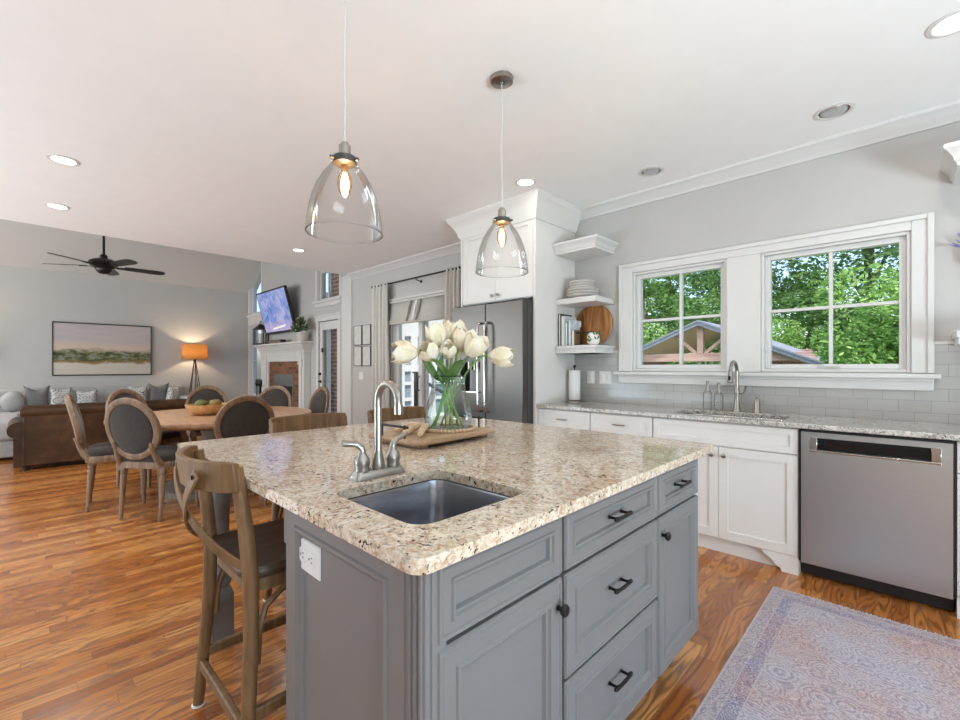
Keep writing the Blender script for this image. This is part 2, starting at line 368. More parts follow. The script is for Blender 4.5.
def mat_tv():
    m, nt, b = newmat('tv_picture'); nt.nodes.remove(b)
    co = nt.nodes.new('ShaderNodeTexCoord').outputs['Object']
    vo = nd(nt, 'TexVoronoi'); vo.inputs['Scale'].default_value = 8.5; lk(nt, co, vo.inputs['Vector'])
    n = noise(nt, co, 4.5, 3, 0.6, 1.2)
    sep = nd(nt, 'SeparateXYZ'); lk(nt, co, sep.inputs[0])
    base = ramp(nt, n, [(0.3, (0.16,0.26,0.66)), (0.5, (0.33,0.42,0.82)), (0.68, (0.62,0.58,0.85))])
    blob = ramp(nt, vo.outputs['Distance'], [(0.0, (1,1,1)), (0.22, (1,1,1)), (0.30, (0,0,0))])
    sc_ = nd(nt, 'SeparateColor'); lk(nt, vo.outputs['Color'], sc_.inputs[0])
    bc = ramp(nt, sc_.outputs[0], [(0.0, (0.62,0.20,0.30)), (0.3, (0.12,0.12,0.40)), (0.5, (0.70,0.55,0.75)), (0.75, (0.30,0.62,0.75)), (1.0, (0.75,0.40,0.30))], 'CONSTANT')
    c = mix(nt, mth(nt, 'MULTIPLY', blob, mth(nt, 'MULTIPLY', mth(nt, 'GREATER_THAN', sc_.outputs[1], 0.3), 0.75)), base, bc)
    low = ramp(nt, mth(nt, 'ADD', sep.outputs[2], mth(nt, 'MULTIPLY', n, 0.12)), [(0.16, (1,1,1)), (0.30, (0,0,0))])
    c = mix(nt, mth(nt, 'MULTIPLY', low, 0.6), c, (0.70,0.52,0.75))
    e = nd(nt, 'Emission'); lk(nt, c, e.inputs[0]); e.inputs[1].default_value = 0.85
    lk(nt, e.outputs[0], nt.nodes['Material Output'].inputs[0]); return m
M['tv'] = mat_tv()

def mat_rug(w, l):
    # faded oriental runner: bands follow the distance from the edge
    m, nt, b = newmat('faded_oriental_rug'); co = objco(nt)
    sep = nd(nt, 'SeparateXYZ'); lk(nt, co, sep.inputs[0]); x, y = sep.outputs[0], sep.outputs[1]
    dx = mth(nt, 'SUBTRACT', w/2, mth(nt, 'ABSOLUTE', x)); dy = mth(nt, 'SUBTRACT', l/2, mth(nt, 'ABSOLUTE', y))
    d = mth(nt, 'MINIMUM', dx, dy)
    def band(lo, hi): return mth(nt, 'MULTIPLY', mth(nt, 'GREATER_THAN', d, lo), mth(nt, 'LESS_THAN', d, hi))
    cx = nd(nt, 'CombineXYZ'); lk(nt, mth(nt, 'ABSOLUTE', x), cx.inputs[0]); lk(nt, mth(nt, 'ABSOLUTE', y), cx.inputs[1])
    vo = nd(nt, 'TexVoronoi'); vo.inputs['Scale'].default_value = 34.0; lk(nt, cx.outputs[0], vo.inputs['Vector'])
    vo2 = nd(nt, 'TexVoronoi'); vo2.inputs['Scale'].default_value = 11.0; lk(nt, cx.outputs[0], vo2.inputs['Vector'])
    mot = mth(nt, 'SINE', mth(nt, 'MULTIPLY', vo.outputs['Distance'], 24.0))
    mot2 = mth(nt, 'SINE', mth(nt, 'MULTIPLY', vo2.outputs['Distance'], 40.0))
    wv = noise(nt, mapping(nt, co, (300, 90, 1)), 1.0, 2, 0.7)
    n = noise(nt, mapping(nt, co, (1,1,1), (0.3,1.4,0)), 2.6, 3, 0.6); n2 = noise(nt, co, 70, 3, 0.75, 0.3)
    zone = ramp(nt, n, [(0.38,(0,0,0)), (0.58,(1,1,1))])
    field = mix(nt, zone, (0.50,0.315,0.275), (0.47,0.445,0.51))
    bord = mix(nt, zone, (0.37,0.215,0.23), (0.25,0.245,0.37))
    c = mix(nt, band(0.062, 0.118), field, bord)
    c = mix(nt, mth(nt, 'LESS_THAN', d, 0.062), c, (0.40, 0.33, 0.36))
    f1 = ramp(nt, mth(nt, 'ADD', mth(nt, 'MULTIPLY', mot, 0.30), n2), [(0.42,(0,0,0)), (0.72,(1,1,1))])
    c = mix(nt, mth(nt, 'MULTIPLY', f1, 0.6), c, (0.70,0.65,0.655))
    f2 = ramp(nt, mth(nt, 'ADD', mth(nt, 'MULTIPLY', mot2, 0.22), mth(nt, 'SUBTRACT', 1.0, n2)), [(0.50,(0,0,0)), (0.75,(1,1,1))])
    c = mix(nt, mth(nt, 'MULTIPLY', f2, 0.55), c, (0.20,0.145,0.215))
    lines = mth(nt, 'ADD', mth(nt, 'ADD', band(0.060, 0.064), band(0.116, 0.120)), band(0.0, 0.010))
    c = mix(nt, mth(nt, 'MULTIPLY', lines, 0.6), c, (0.60,0.54,0.54))
    c = mix(nt, ramp(nt, wv, [(0.45,(0,0,0)), (0.65,(0.45,)*3)]), c, (0.56,0.52,0.56))
    lk(nt, c, b.inputs['Base Color']); b.inputs['Roughness'].default_value = 1.0; b.inputs['Specular IOR Level'].default_value = 0.1
    bump(nt, b, wv, 0.4, 0.003); return m

# ---------------------------------------------------------------- mesh helpers
OFF = {}
def frame(o, z, xh=None):
    z = Vector(z).normalized()
    h = Vector(xh) if xh is not None else (Vector((0,0,1)) if abs(z.z) < 0.9 else Vector((1,0,0)))
    x = h - z*h.dot(z); x.normalize(); y = z.cross(x)
    m = Matrix((x, y, z)).transposed().to_4x4(); m.translation = Vector(o); return m
def axes(o, x, y, z):
    m = Matrix((Vector(x), Vector(y), Vector(z))).transposed().to_4x4(); m.translation = Vector(o); return m

class MB:
    def __init__(s): s.v = []; s.f = []
    def add(s, vs, fs, m=None):
        b = len(s.v)
        for p in vs:
            p = Vector(p); s.v.append(m @ p if m is not None else p)
        s.f += [tuple(i+b for i in f) for f in fs]; return s
    def box(s, x0, x1, y0, y1, z0, z1, m=None):
        x0, x1 = min(x0,x1), max(x0,x1); y0, y1 = min(y0,y1), max(y0,y1); z0, z1 = min(z0,z1), max(z0,z1)
        return s.add([(x0,y0,z0),(x1,y0,z0),(x1,y1,z0),(x0,y1,z0),(x0,y0,z1),(x1,y0,z1),(x1,y1,z1),(x0,y1,z1)],
              [(0,3,2,1),(4,5,6,7),(0,1,5,4),(1,2,6,5),(2,3,7,6),(3,0,4,7)], m)
    def loft(s, loops, cap0=True, cap1=True, closed=True, m=None):
        n = len(loops[0]); vs = [p for l in loops for p in l]; fs = []
        for k in range(len(loops)-1):
            for i in range(n if closed else n-1):
                j = (i+1) % n
                fs.append((k*n+i, k*n+j, (k+1)*n+j, (k+1)*n+i))
        if cap0: fs.append(tuple(range(n-1, -1, -1)))
        if cap1: fs.append(tuple(range((len(loops)-1)*n, len(loops)*n)))
        return s.add(vs, fs, m)
    def lathe(s, prof, m=None, n=20, cap0=True, cap1=True):
        loops = [[(r*math.cos(2*PI*i/n), r*math.sin(2*PI*i/n), z) for i in range(n)] for r, z in prof]
        return s.loft(loops, cap0, cap1, True, m)
    def cyl(s, p0, p1, r0, r1=None, n=12):
        p0, p1 = Vector(p0), Vector(p1)
        return s.lathe([(r0, 0), (r0 if r1 is None else r1, (p1-p0).length)], frame(p0, p1-p0), n)
    def tube(s, path, r, n=10, closed=False, sx=1.0, up=None):
        P = [Vector(p) for p in path]; k = len(P); loops = []
        up_ = None
        for i in range(k):
            if closed: t = P[(i+1)%k]-P[i-1]
            else: t = P[min(i+1,k-1)]-P[max(i-1,0)]
            t.normalize()
            if up is not None: h = Vector(up)
            elif up_ is None: h = Vector((0,0,1)) if abs(t.z) < 0.9 else Vector((1,0,0))
            else: h = up_
            u = h - t*h.dot(t); u.normalize(); up_ = u; w = t.cross(u)
            ri = r[i] if isinstance(r, (list, tuple)) else r
            loops.append([P[i] + u*ri*math.cos(2*PI*j/n) + w*ri*sx*math.sin(2*PI*j/n) for j in range(n)])
        if closed:
            loops.append(loops[0]); return s.loft(loops, False, False)
        return s.loft(loops)
    def strip(s, path, w, t, side):
        # flat bent bar: width w along 'side', thickness t
        P = [Vector(p) for p in path]; k = len(P); loops = []; sd = Vector(side)
        for i in range(k):
            tg = (P[min(i+1,k-1)]-P[max(i-1,0)]).normalized()
            a = sd if not callable(side) else side(i)
            a = (a - tg*a.dot(tg)).normalized(); nrm = tg.cross(a)
            loops.append([P[i]+a*w/2+nrm*t/2, P[i]-a*w/2+nrm*t/2, P[i]-a*w/2-nrm*t/2, P[i]+a*w/2-nrm*t/2])
        return s.loft(loops)
    def prism(s, poly, z0, z1, m=None):
        return s.loft([[(x,y,z0) for x,y in poly], [(x,y,z1) for x,y in poly]], m=m)
    def ball(s, c, rx, ry=None, rz=None, n=16, k=9, m=None):
        ry = ry or rx; rz = rz or rx; loops = []
        for a in range(1, k):
            t = -PI/2 + PI*a/k
            loops.append([(c[0]+rx*math.cos(t)*math.cos(2*PI*i/n), c[1]+ry*math.cos(t)*math.sin(2*PI*i/n), c[2]+rz*math.sin(t)) for i in range(n)])
        b = [(c[0]+rx*0.02*math.cos(2*PI*i/n), c[1]+ry*0.02*math.sin(2*PI*i/n), c[2]-rz) for i in range(n)]
        e = [(p[0], p[1], c[2]+rz) for p in b]
        return s.loft([b]+loops+[e], m=m)
    def panel(s, w, h, prof, m):
        # nested rectangle moulding: x right, y up, z out; origin at lower left corner
        loops = [[(i,i,d),(w-i,i,d),(w-i,h-i,d),(i,h-i,d)] for i, d in prof]
        return s.loft(loops, m=m)
    def build(s, name, mat, parent=None, bev=0.0, smooth=True, ang=38, seg=2, sub=0, solid=0.0, soff=-1, world=True):
        me = bpy.data.meshes.new(name)
        off = OFF.get(parent.name, Vector()) if (parent is not None and world) else Vector()
        me.from_pydata([tuple(p-off) for p in s.v], [], s.f)
        bm = bmesh.new(); bm.from_mesh(me); bmesh.ops.recalc_face_normals(bm, faces=bm.faces); bm.to_mesh(me); bm.free()
        me.materials.append(M[mat] if isinstance(mat, str) else mat)
        o = bpy.data.objects.new(name, me); COL.objects.link(o)
        if parent is not None:
            o.parent = parent; OFF[o.name] = off
        if smooth:
            for p in me.polygons: p.use_smooth = True
            me.set_sharp_from_angle(angle=math.radians(ang))
        if solid:
            md = o.modifiers.new('solid', 'SOLIDIFY'); md.thickness = solid; md.offset = soff
        if bev:
            md = o.modifiers.new('bevel', 'BEVEL'); md.width = bev; md.segments = seg; md.limit_method = 'ANGLE'; md.angle_limit = math.radians(40)
            md.harden_normals = False
        if sub:
            md = o.modifiers.new('sub', 'SUBSURF'); md.levels = sub; md.render_levels = sub
        return o
def tag(o, label, cat, group=None):
    o['label'] = label; o['category'] = cat
    if group: o['group'] = group
    return o
def thing(name, label, cat, loc=(0,0,0), group=None):
    o = bpy.data.objects.new(name, None); COL.objects.link(o); o.location = loc
    o.empty_display_size = 0.1; OFF[o.name] = Vector(loc)
    return tag(o, label, cat, group)
def struct(o): o['kind'] = 'structure'; return o
def copy_tree(root, loc, rz, label, group=None):
    r = root.copy(); COL.objects.link(r); r.location = loc; r.rotation_euler = (0, 0, rz); r['label'] = label
    if group: r['group'] = group
    for ch in list(root.children):
        c = ch.copy(); COL.objects.link(c); c.parent = r
        for g in ch.children:
            d = g.copy(); COL.objects.link(d); d.parent = c
    return r
def rrect(x0, x1, y0, y1, r, n=6):
    pts = []
    for cx, cy, a0 in ((x1-r,y1-r,0),(x0+r,y1-r,PI/2),(x0+r,y0+r,PI),(x1-r,y0+r,1.5*PI)):
        for i in range(n+1):
            a = a0 + PI/2*i/n; pts.append((cx+r*math.cos(a), cy+r*math.sin(a)))
    return pts
def bez(p0, p1, p2, p3, n=10):
    P = [Vector(p) for p in (p0,p1,p2,p3)]
    return [P[0]*(1-t)**3 + P[1]*3*t*(1-t)**2 + P[2]*3*t*t*(1-t) + P[3]*t**3 for t in [i/n for i in range(n+1)]]
def arc(c, r, a0, a1, ux, uy, n=12):
    c, ux, uy = Vector(c), Vector(ux), Vector(uy)
    return [c + ux*r*math.cos(a0+(a1-a0)*i/n) + uy*r*math.sin(a0+(a1-a0)*i/n) for i in range(n+1)]
def slab_with_hole(name, mat, outer, hole, z0, z1, bev, parent=None):
    bm = bmesh.new(); es = []
    for loop in (outer, hole):
        vs = [bm.verts.new((x, y, z1)) for x, y in loop]
        es += [bm.edges.new((vs[i], vs[(i+1)%len(vs)])) for i in range(len(vs))]
    bmesh.ops.triangle_fill(bm, use_beauty=True, use_dissolve=False, edges=es)
    r = bmesh.ops.extrude_face_region(bm, geom=list(bm.faces))
    for g in r['geom']:
        if isinstance(g, bmesh.types.BMVert): g.co.z = z0
    bmesh.ops.recalc_face_normals(bm, faces=bm.faces)
    me = bpy.data.meshes.new(name); bm.to_mesh(me); bm.free(); me.materials.append(M[mat])
    for p in me.polygons: p.use_smooth = True
    me.set_sharp_from_angle(angle=math.radians(38))
    o = bpy.data.objects.new(name, me); COL.objects.link(o)
    if parent is not None: o.parent = parent
    md = o.modifiers.new('bevel', 'BEVEL'); md.width = bev; md.segments = 3; md.limit_method = 'ANGLE'; md.angle_limit = math.radians(50)
    return o
def wall_cells(mb, along, t0, t1, lo, hi, z0, z1, holes):
    # wall slab with rectangular openings; along 'X' or 'Y'
    us = sorted(set([lo, hi] + [h[0] for h in holes] + [h[1] for h in holes]))
    zs = sorted(set([z0, z1] + [h[2] for h in holes] + [h[3] for h in holes]))
    for a, b in zip(us, us[1:]):
        run = None
        for c, d in zip(zs, zs[1:]):
            hit = any(h[0]-1e-6 <= a and b <= h[1]+1e-6 and h[2]-1e-6 <= c and d <= h[3]+1e-6 for h in holes)
            if hit:
                if run: _wc(mb, along, t0, t1, a, b, run[0], run[1]); run = None
            else: run = (run[0], d) if run else (c, d)
        if run: _wc(mb, along, t0, t1, a, b, run[0], run[1])
def _wc(mb, along, t0, t1, a, b, c, d):
    if along == 'X': mb.box(a, b, t0, t1, c, d)
    else: mb.box(t0, t1, a, b, c, d)

# ================================================================ THE SETTING
WY = 3.856          # inner face of the window wall
CE = 2.79           # kitchen ceiling
KX = -6.8           # where the kitchen ceiling stops and the living room vault begins
LX = -11.6          # living room end wall

m = MB(); m.box(-11.75, 2.9, -3.2, 4.03, -0.08, 0.0); struct(m.build('floor', 'floor', smooth=False))

H_back = [(-1.80,-1.03,1.215,2.10), (-0.80,0.007,1.215,2.10), (-5.55,-4.25,0.0,2.15),
          (-7.93,-7.12,0.0,2.09), (-7.95,-7.12,2.46,3.05), (-11.49,-10.72,0.55,2.25), (-11.49,-10.72,2.50,4.0)]
m = MB()
wall_cells(m, 'X', WY, WY+0.16, KX, 2.75, 0, CE, [h for h in H_back if h[0] > KX])
wall_cells(m, 'X', WY, WY+0.16, LX-0.15, KX, 0, 4.95, [h for h in H_back if h[0] < KX])
struct(m.build('wall_back', 'wall', smooth=False))
m = MB(); m.box(LX-0.15, LX, -3.15, WY, 0, 3.06); struct(m.build('wall_left', 'wall', smooth=False))
m = MB(); wall_cells(m, 'Y', 2.6, 2.75, -3.15, WY, 0, CE, [(-1.6,2.0,0.2,2.4)]); struct(m.build('wall_right', 'wall', smooth=False))
m = MB()
wall_cells(m, 'X', -3.15, -3.0, KX, 2.6, 0, CE, [(-6.6,-2.6,0.2,2.55)])
wall_cells(m, 'X', -3.15, -3.0, LX, KX, 0, 4.95, [(-10.9,-7.5,0.3,2.9)])
struct(m.build('wall_front', 'wall', smooth=False))
# ceiling: flat over the kitchen, header and two slopes over the living room
m = MB(); m.box(KX, 2.9, -3.2, 4.03, CE, CE+0.12)
m.box(KX, KX+0.12, -3.2, 4.03, CE+0.12, 3.3)
def slope(xa, za, xb, zb):
    m.loft([[(xa,y,za),(xb,y,zb),(xb,y,zb+0.12),(xa,y,za+0.12)] for y in (-3.2, 4.03)])
struct(m.build('ceiling', 'ceil', smooth=False))
m = MB()
slope(LX-0.15, 3.06-0.108, -9.2, 4.79); slope(KX+0.05, 3.06-0.036, -9.2, 4.79)
struct(m.build('ceiling', 'wall', smooth=False))

# crown mouldings
def crown_x(name, x0, x1):
    prof = [(WY,2.700),(WY-0.014,2.700),(WY-0.016,2.712),(WY-0.030,2.722),(WY-0.060,2.752),(WY-0.078,2.766),(WY-0.092,2.770),(WY-0.098,2.776),(WY-0.098,CE),(WY,CE)]
    mm = MB(); mm.loft([[(x,y,z) for y,z in prof] for x in (x0,x1)]); return struct(mm.build(name, 'trim', ang=50))
crown_x('trim_1', -2.402, 2.6); crown_x('trim_2', -6.70, -3.375)
m = MB(); m.box(-7.02, -6.70, WY-0.03, WY, 0, CE); struct(m.build('trim_3', 'trim', bev=0.004))
m = MB(); m.box(-6.70, -5.62, WY-0.016, WY, 0, 0.13); m.box(-4.18,-3.40, WY-0.016, WY, 0, 0.13); struct(m.build('baseboard_back', 'trim', bev=0.004))
m = MB(); m.box(LX, LX+0.016, -3.0, WY, 0, 0.14); struct(m.build('baseboard_left', 'trim', bev=0.004))

# casing shared by the two kitchen windows
m = MB()
cw = 0.018
def casing_piece(x0,x1,z0,z1):
    m.box(x0,x1,WY-cw,WY,z0,z1)
casing_piece(-1.92,-1.80,1.21,2.176); casing_piece(0.007,0.104,1.21,2.176); casing_piece(-1.80,0.007,2.10,2.176); casing_piece(-1.03,-0.80,1.21,2.10)
# raised outer band
m.box(-1.925,-1.895,WY-0.032,WY,1.21,2.185); m.box(0.078,0.108,WY-0.032,WY,1.21,2.185); m.box(-1.895,0.078,WY-0.032,WY,2.155,2.185)
struct(m.build('trim_4', 'trim', bev=0.004))
m = MB()
m.box(-1.96,0.135,WY-0.075,WY,1.180,1.208); m.box(-1.93,0.105,WY-0.03,WY,1.105,1.180); m.box(-1.93,0.105,WY-0.045,WY,1.160,1.180)
struct(m.build('trim_5', 'trim', bev=0.005, seg=3))

def sash_window(name, x0, x1, z0, z1, y0, mull, bars_x, bars_z, fw=0.055, top=None):
    fr = MB(); d = 0.06
    fr.box(x0,x0+0.02,WY-0.002,WY+0.15,z0,z1); fr.box(x1-0.02,x1,WY-0.002,WY+0.15,z0,z1)
    fr.box(x0+0.02,x1-0.02,WY-0.002,WY+0.15,z1-0.02,z1); fr.box(x0+0.02,x1-0.02,WY-0.002,WY+0.15,z0,z0+0.02)
    a, b, c, e = x0+0.02, x1-0.02, z0+0.02, z1-0.02
    fr.box(a,a+fw-0.02,y0,y0+d,c,e); fr.box(b-fw+0.02,b,y0,y0+d,c,e)
    fr.box(a+fw-0.02,b-fw+0.02,y0,y0+d,c,c+fw-0.02); fr.box(a+fw-0.02,b-fw+0.02,y0,y0+d,e-fw+0.02,e)
    for bx in bars_x: fr.box(bx-0.011,bx+0.011,y0+0.008,y0+0.05,z0+fw,z1-fw)
    for bz in bars_z: fr.box(x0+fw,x1-fw,y0+0.010,y0+0.048,bz-0.011,bz+0.011)
    o = struct(fr.build(name, 'trim', bev=0.003))
    g = MB(); g.box(x0+fw-0.005,x1-fw+0.005,y0+0.027,y0+0.031,z0+fw-0.005,z1-fw+0.005)
    g.build('pane', 'glass', o, smooth=False)
    return o
w1 = sash_window('window_1', -1.80,-1.03,1.215,2.10, 3.885, 0, [-1.397],[1.665])
w2 = sash_window('window_2', -0.80,0.007,1.215,2.10, 3.885, 0, [-0.392],[1.665])
m = MB(); m.box(-0.46,-0.34,3.862,3.885,1.252,1.262); m.box(-0.44,-0.36,3.855,3.868,1.254,1.268); m.build('sash_lock', 'trim', w2, bev=0.002)
m = MB(); m.box(-0.779,-0.768,3.868,3.886,1.36,1.42); m.build('latch', 'trim', w2, bev=0.002)
m = MB(); m.box(-1.063,-1.052,3.868,3.886,1.36,1.42); m.build('latch', 'trim', w1, bev=0.002)

# living room windows
sash_window('window_3', -11.49,-10.72,0.55,2.25, 3.90, 0, [], [1.40])
w4 = sash_window('window_4', -11.49,-10.72,2.50,4.0, 3.90, 0, [], [])
w5 = sash_window('window_5', -7.95,-7.12,2.46,3.05, 3.90, 0, [-7.64], [])
m = MB()
for x0,x1,z0,z1 in ((-11.57,-11.49,0.45,4.0),(-10.72,-10.66,0.45,4.0),(-11.49,-10.72,2.25,2.50),(-11.49,-10.72,0.45,0.55)): m.box(x0,x1,WY-0.02,WY,z0,z1)
m.box(-11.59,-10.64,WY-0.05,WY,2.44,2.50); struct(m.build('trim_6', 'trim', bev=0.004))
m = MB()
for x0,x1,z0,z1 in ((-8.02,-7.95,2.40,3.10),(-7.12,-7.05,2.40,3.10),(-7.95,-7.12,3.05,3.10)): m.box(x0,x1,WY-0.02,WY,z0,z1)
m.box(-8.05,-7.03,WY-0.06,WY,2.425,2.46); m.box(-8.03,-7.05,WY-0.025,WY,2.35,2.425); struct(m.build('trim_7', 'trim', bev=0.004))

# living room door (hinged, glazed)
m = MB(); m.box(-7.98,-7.90,WY-0.02,WY,0,2.09); m.box(-7.15,-7.07,WY-0.02,WY,0,2.09); m.box(-8.0,-7.05,WY-0.025,WY,2.09,2.20); m.box(-8.02,-7.03,WY-0.045,WY,2.17,2.20)
struct(m.build('trim_8', 'trim', bev=0.004))
dr = MB(); x0,x1 = -7.92,-7.13
dr.box(x0,x0+0.12,3.87,3.915,0.012,2.08); dr.box(x1-0.12,x1,3.87,3.915,0.012,2.08); dr.box(x0+0.12,x1-0.12,3.87,3.915,1.93,2.08); dr.box(x0+0.12,x1-0.12,3.87,3.915,0.012,0.26)
do = struct(dr.build('door_1', 'trim', bev=0.004))
m = MB(); m.box(x0+0.115,x1-0.115,3.890,3.895,0.255,1.935); m.build('pane', 'glass', do, smooth=False)
m = MB(); m.lathe([(0.026,0),(0.026,0.012),(0.012,0.016),(0.012,0.05)], frame((-7.865,3.87,0.98),(0,-1,0)), 14); m.tube([(-7.865,3.825,0.98),(-7.82,3.822,0.985),(-7.75,3.825,0.975)], 0.011, 8); m.build('handle', 'bronze', do)
m = MB(); m.lathe([(0.027,0),(0.027,0.014),(0.018,0.02)], frame((-7.865,3.87,1.12),(0,-1,0)), 14); m.box(-7.872,-7.858,3.83,3.852,1.10,1.14); m.build('deadbolt', 'bronze', do)
m = MB(); m.box(-7.80,-7.77,3.85,3.872,1.52,1.60); m.box(-7.815,-7.76,3.855,3.872,1.545,1.57); m.build('latch', 'bronze', do, bev=0.003)
for hz in (0.35, 1.05, 1.78):
    m = MB(); m.box(-7.145,-7.115,3.845,3.872,hz,hz+0.10); m.build('hinge', 'bronze', do, bev=0.003)

# glazed patio door on the breakfast wall
m = MB()
for a,b,c,d in ((-5.64,-5.55,0,2.245),(-4.25,-4.16,0,2.245),(-5.55,-4.25,2.15,2.245)): m.box(a,b,WY-0.02,WY,c,d)
m.box(-5.66,-4.14,WY-0.045,WY,2.225,2.255); struct(m.build('trim_9', 'trim', bev=0.004))
pf = MB()
pf.box(-5.55,-5.50,WY,WY+0.14,0,2.15); pf.box(-4.30,-4.25,WY,WY+0.14,0,2.15); pf.box(-5.50,-4.30,WY,WY+0.14,2.09,2.15); pf.box(-5.50,-4.30,WY,WY+0.14,0,0.03)
for a,b,y in ((-5.50,-4.87,3.875),(-4.93,-4.30,3.935)):
    pf.box(a,a+0.08,y,y+0.045,0.03,2.09); pf.box(b-0.08,b,y,y+0.045,0.03,2.09); pf.box(a+0.08,b-0.08,y,y+0.045,0.03,0.18); pf.box(a+0.08,b-0.08,y,y+0.045,2.0,2.09)
po = struct(pf.build('door_2', 'trim', bev=0.004))
for a,b,y in ((-5.43,-4.94,3.895),(-4.86,-4.37,3.955)):
    m = MB(); m.box(a,b,y,y+0.005,0.175,2.005); m.build('pane', 'glass', po, smooth=False)
m = MB(); m.tube([(-4.905,3.86,0.92),(-4.905,3.83,0.94),(-4.905,3.83,1.10),(-4.905,3.86,1.12)], 0.009, 8); m.build('handle', 'black', po)

# frames of the unseen openings added behind the camera to brighten the rooms
m = MB()
for a,b,c,d in ((-1.6,-1.53,0.2,2.4),(1.93,2.0,0.2,2.4),(0.165,0.235,0.27,2.33),(-1.53,1.93,2.33,2.4),(-1.53,1.93,0.2,0.27)): m.box(2.6,2.68,a,b,c,d)
struct(m.build('unseen_window_6', 'trim', bev=0.003))
m = MB()
for a,b,c,d in ((-6.6,-6.53,0.2,2.55),(-2.67,-2.6,0.2,2.55),(-4.635,-4.565,0.27,2.48),(-6.53,-2.67,2.48,2.55),(-6.53,-2.67,0.2,0.27)): m.box(a,b,-3.08,-3.0,c,d)
struct(m.build('unseen_window_7', 'trim', bev=0.003))
m = MB()
for a,b,c,d in ((-10.9,-10.83,0.3,2.9),(-7.57,-7.5,0.3,2.9),(-9.235,-9.165,0.37,2.83),(-10.83,-7.57,2.83,2.9),(-10.83,-7.57,0.3,0.37)): m.box(a,b,-3.08,-3.0,c,d)
struct(m.build('unseen_window_8', 'trim', bev=0.003))

# tiled backsplash and its cap
m = MB(); wall_cells(m, 'X', WY-0.009, WY-0.0005, -2.405, 1.6, 0.915, 1.385, [(-1.93,0.105,1.105,1.385)])
struct(m.build('wall_tiles', 'tile', smooth=False))
m = MB(); m.box(-2.405,-1.93,WY-0.016,WY,1.385,1.405); m.box(0.108,1.6,WY-0.016,WY,1.385,1.405); struct(m.build('trim_10', 'trim', bev=0.004))

# ================================================================ KITCHEN ISLAND
IX = -0.640   # face towards the aisle
IY = 0.512    # end panel
isl = thing('island_cabinet', 'grey panelled kitchen island with black pulls under a granite top', 'kitchen island', (-0.95, 1.24, 0))
m = MB(); m.box(-1.255,-1.235,IY+0.02,2.0,0.135,0.884); m.box(IX-0.04,IX-0.02,IY+0.02,2.0,0.135,0.884); m.box(-1.235,IX-0.04,IY+0.02,IY+0.04,0.135,0.884); m.box(-1.235,IX-0.04,1.98,2.0,0.135,0.884); m.box(-1.235,IX-0.04,IY+0.04,1.98,0.135,0.155); m.build('carcass', 'grey', isl)
m = MB(); m.box(-1.24, IX-0.09, IY+0.09, 1.94, 0.0, 0.135); m.build('toe_kick', 'grey', isl)
m = MB(); m.box(-1.288, -1.255, IY+0.01, 2.0, 0.748, 0.884); m.box(-1.272,-1.255,IY+0.01,2.0,0.135,0.748); m.build('back_rail', 'grey', isl, bev=0.005, seg=3)
# corner post with reeded edges
m = MB()
m.box(-0.700, IX-0.004, IY+0.004, IY+0.06, 0.03, 0.884)
for dx in (0.0, 0.016, 0.034): m.cyl((-0.652-dx, IY+0.005, 0.03), (-0.652-dx, IY+0.005, 0.884), 0.0055, n=10)
for dy in (0.010, 0.026): m.cyl((IX-0.005, IY+dy, 0.03), (IX-0.005, IY+dy, 0.884), 0.0055, n=10)
m.build('corner_post', 'grey', isl, ang=50)
# end panel facing the camera's left: applied frame and moulding
EP = [(0,0),(0,0.016),(0.003,0.019),(0.060,0.019),(0.064,0.024),(0.072,0.024),(0.077,0.016),(0.086,0.012),(0.089,0.006)]
m = MB(); m.panel(0.555, 0.864, EP, axes((-1.255, IY+0.022, 0.02), (1,0,0), (0,0,1), (0,-1,0))); m.build('end_panel', 'grey', isl, smooth=False)
m = MB(); m.panel(0.555, 0.749, EP, axes((-0.70, 1.998, 0.135), (-1,0,0), (0,0,1), (0,1,0))); m.build('end_panel', 'grey', isl, smooth=False)
IP = [(0,0),(0,0.013),(0.004,0.019),(0.010,0.019),(0.013,0.016),(0.017,0.018),(0.047,0.018),(0.050,0.022),(0.056,0.022),(0.060,0.016),(0.066,0.014),(0.071,0.005)]
IPs = [(0,0),(0,0.013),(0.004,0.019),(0.009,0.019),(0.012,0.016),(0.015,0.018),(0.034,0.018),(0.037,0.022),(0.042,0.022),(0.046,0.016),(0.050,0.014),(0.054,0.005)]
def island_pull(parent, y, z):
    p = MB()
    for s in (-1, 1):
        p.lathe([(0.006,0),(0.0045,0.006),(0.0045,0.022),(0.0075,0.027)], frame((IX-0.012, y+s*0.038, z), (1,0,0)), 10)
    xb = IX+0.016
    pts = [(xb, y-0.056, z),(xb, y-0.050, z),(xb, y-0.040, z),(xb+0.002, y-0.03, z),(xb+0.003, y, z),(xb+0.002, y+0.03, z),(xb, y+0.040, z),(xb, y+0.050, z),(xb, y+0.056, z)]
    p.tube(pts, [0.003,0.0065,0.0075,0.0052,0.0058,0.0052,0.0075,0.0065,0.003], 10)
    p.build('pull', 'black', parent)
def island_knob(parent, y, z):
    p = MB(); p.lathe([(0.008,0),(0.006,0.008),(0.006,0.014),(0.014,0.020),(0.016,0.026),(0.013,0.031),(0.004,0.034)], frame((IX-0.004, y, z), (1,0,0)), 14); p.build('knob', 'black', parent)
def ifront(name, y0, y1, z0, z1, prof):
    p = MB(); p.panel(y1-y0, z1-z0, prof, axes((IX-0.019, y0, z0), (0,1,0), (0,0,1), (1,0,0))); return p.build(name, 'grey', isl, smooth=False)
cols = [(0.548, 0.968), (0.982, 1.566), (1.580, 1.985)]
(a,b) = cols[0]
ifront('false_drawer_front', a, b, 0.719, 0.874, IPs); d = ifront('door', a, b, 0.142, 0.709, IP); island_knob(d, b-0.022, 0.640)
(a,b) = cols[1]
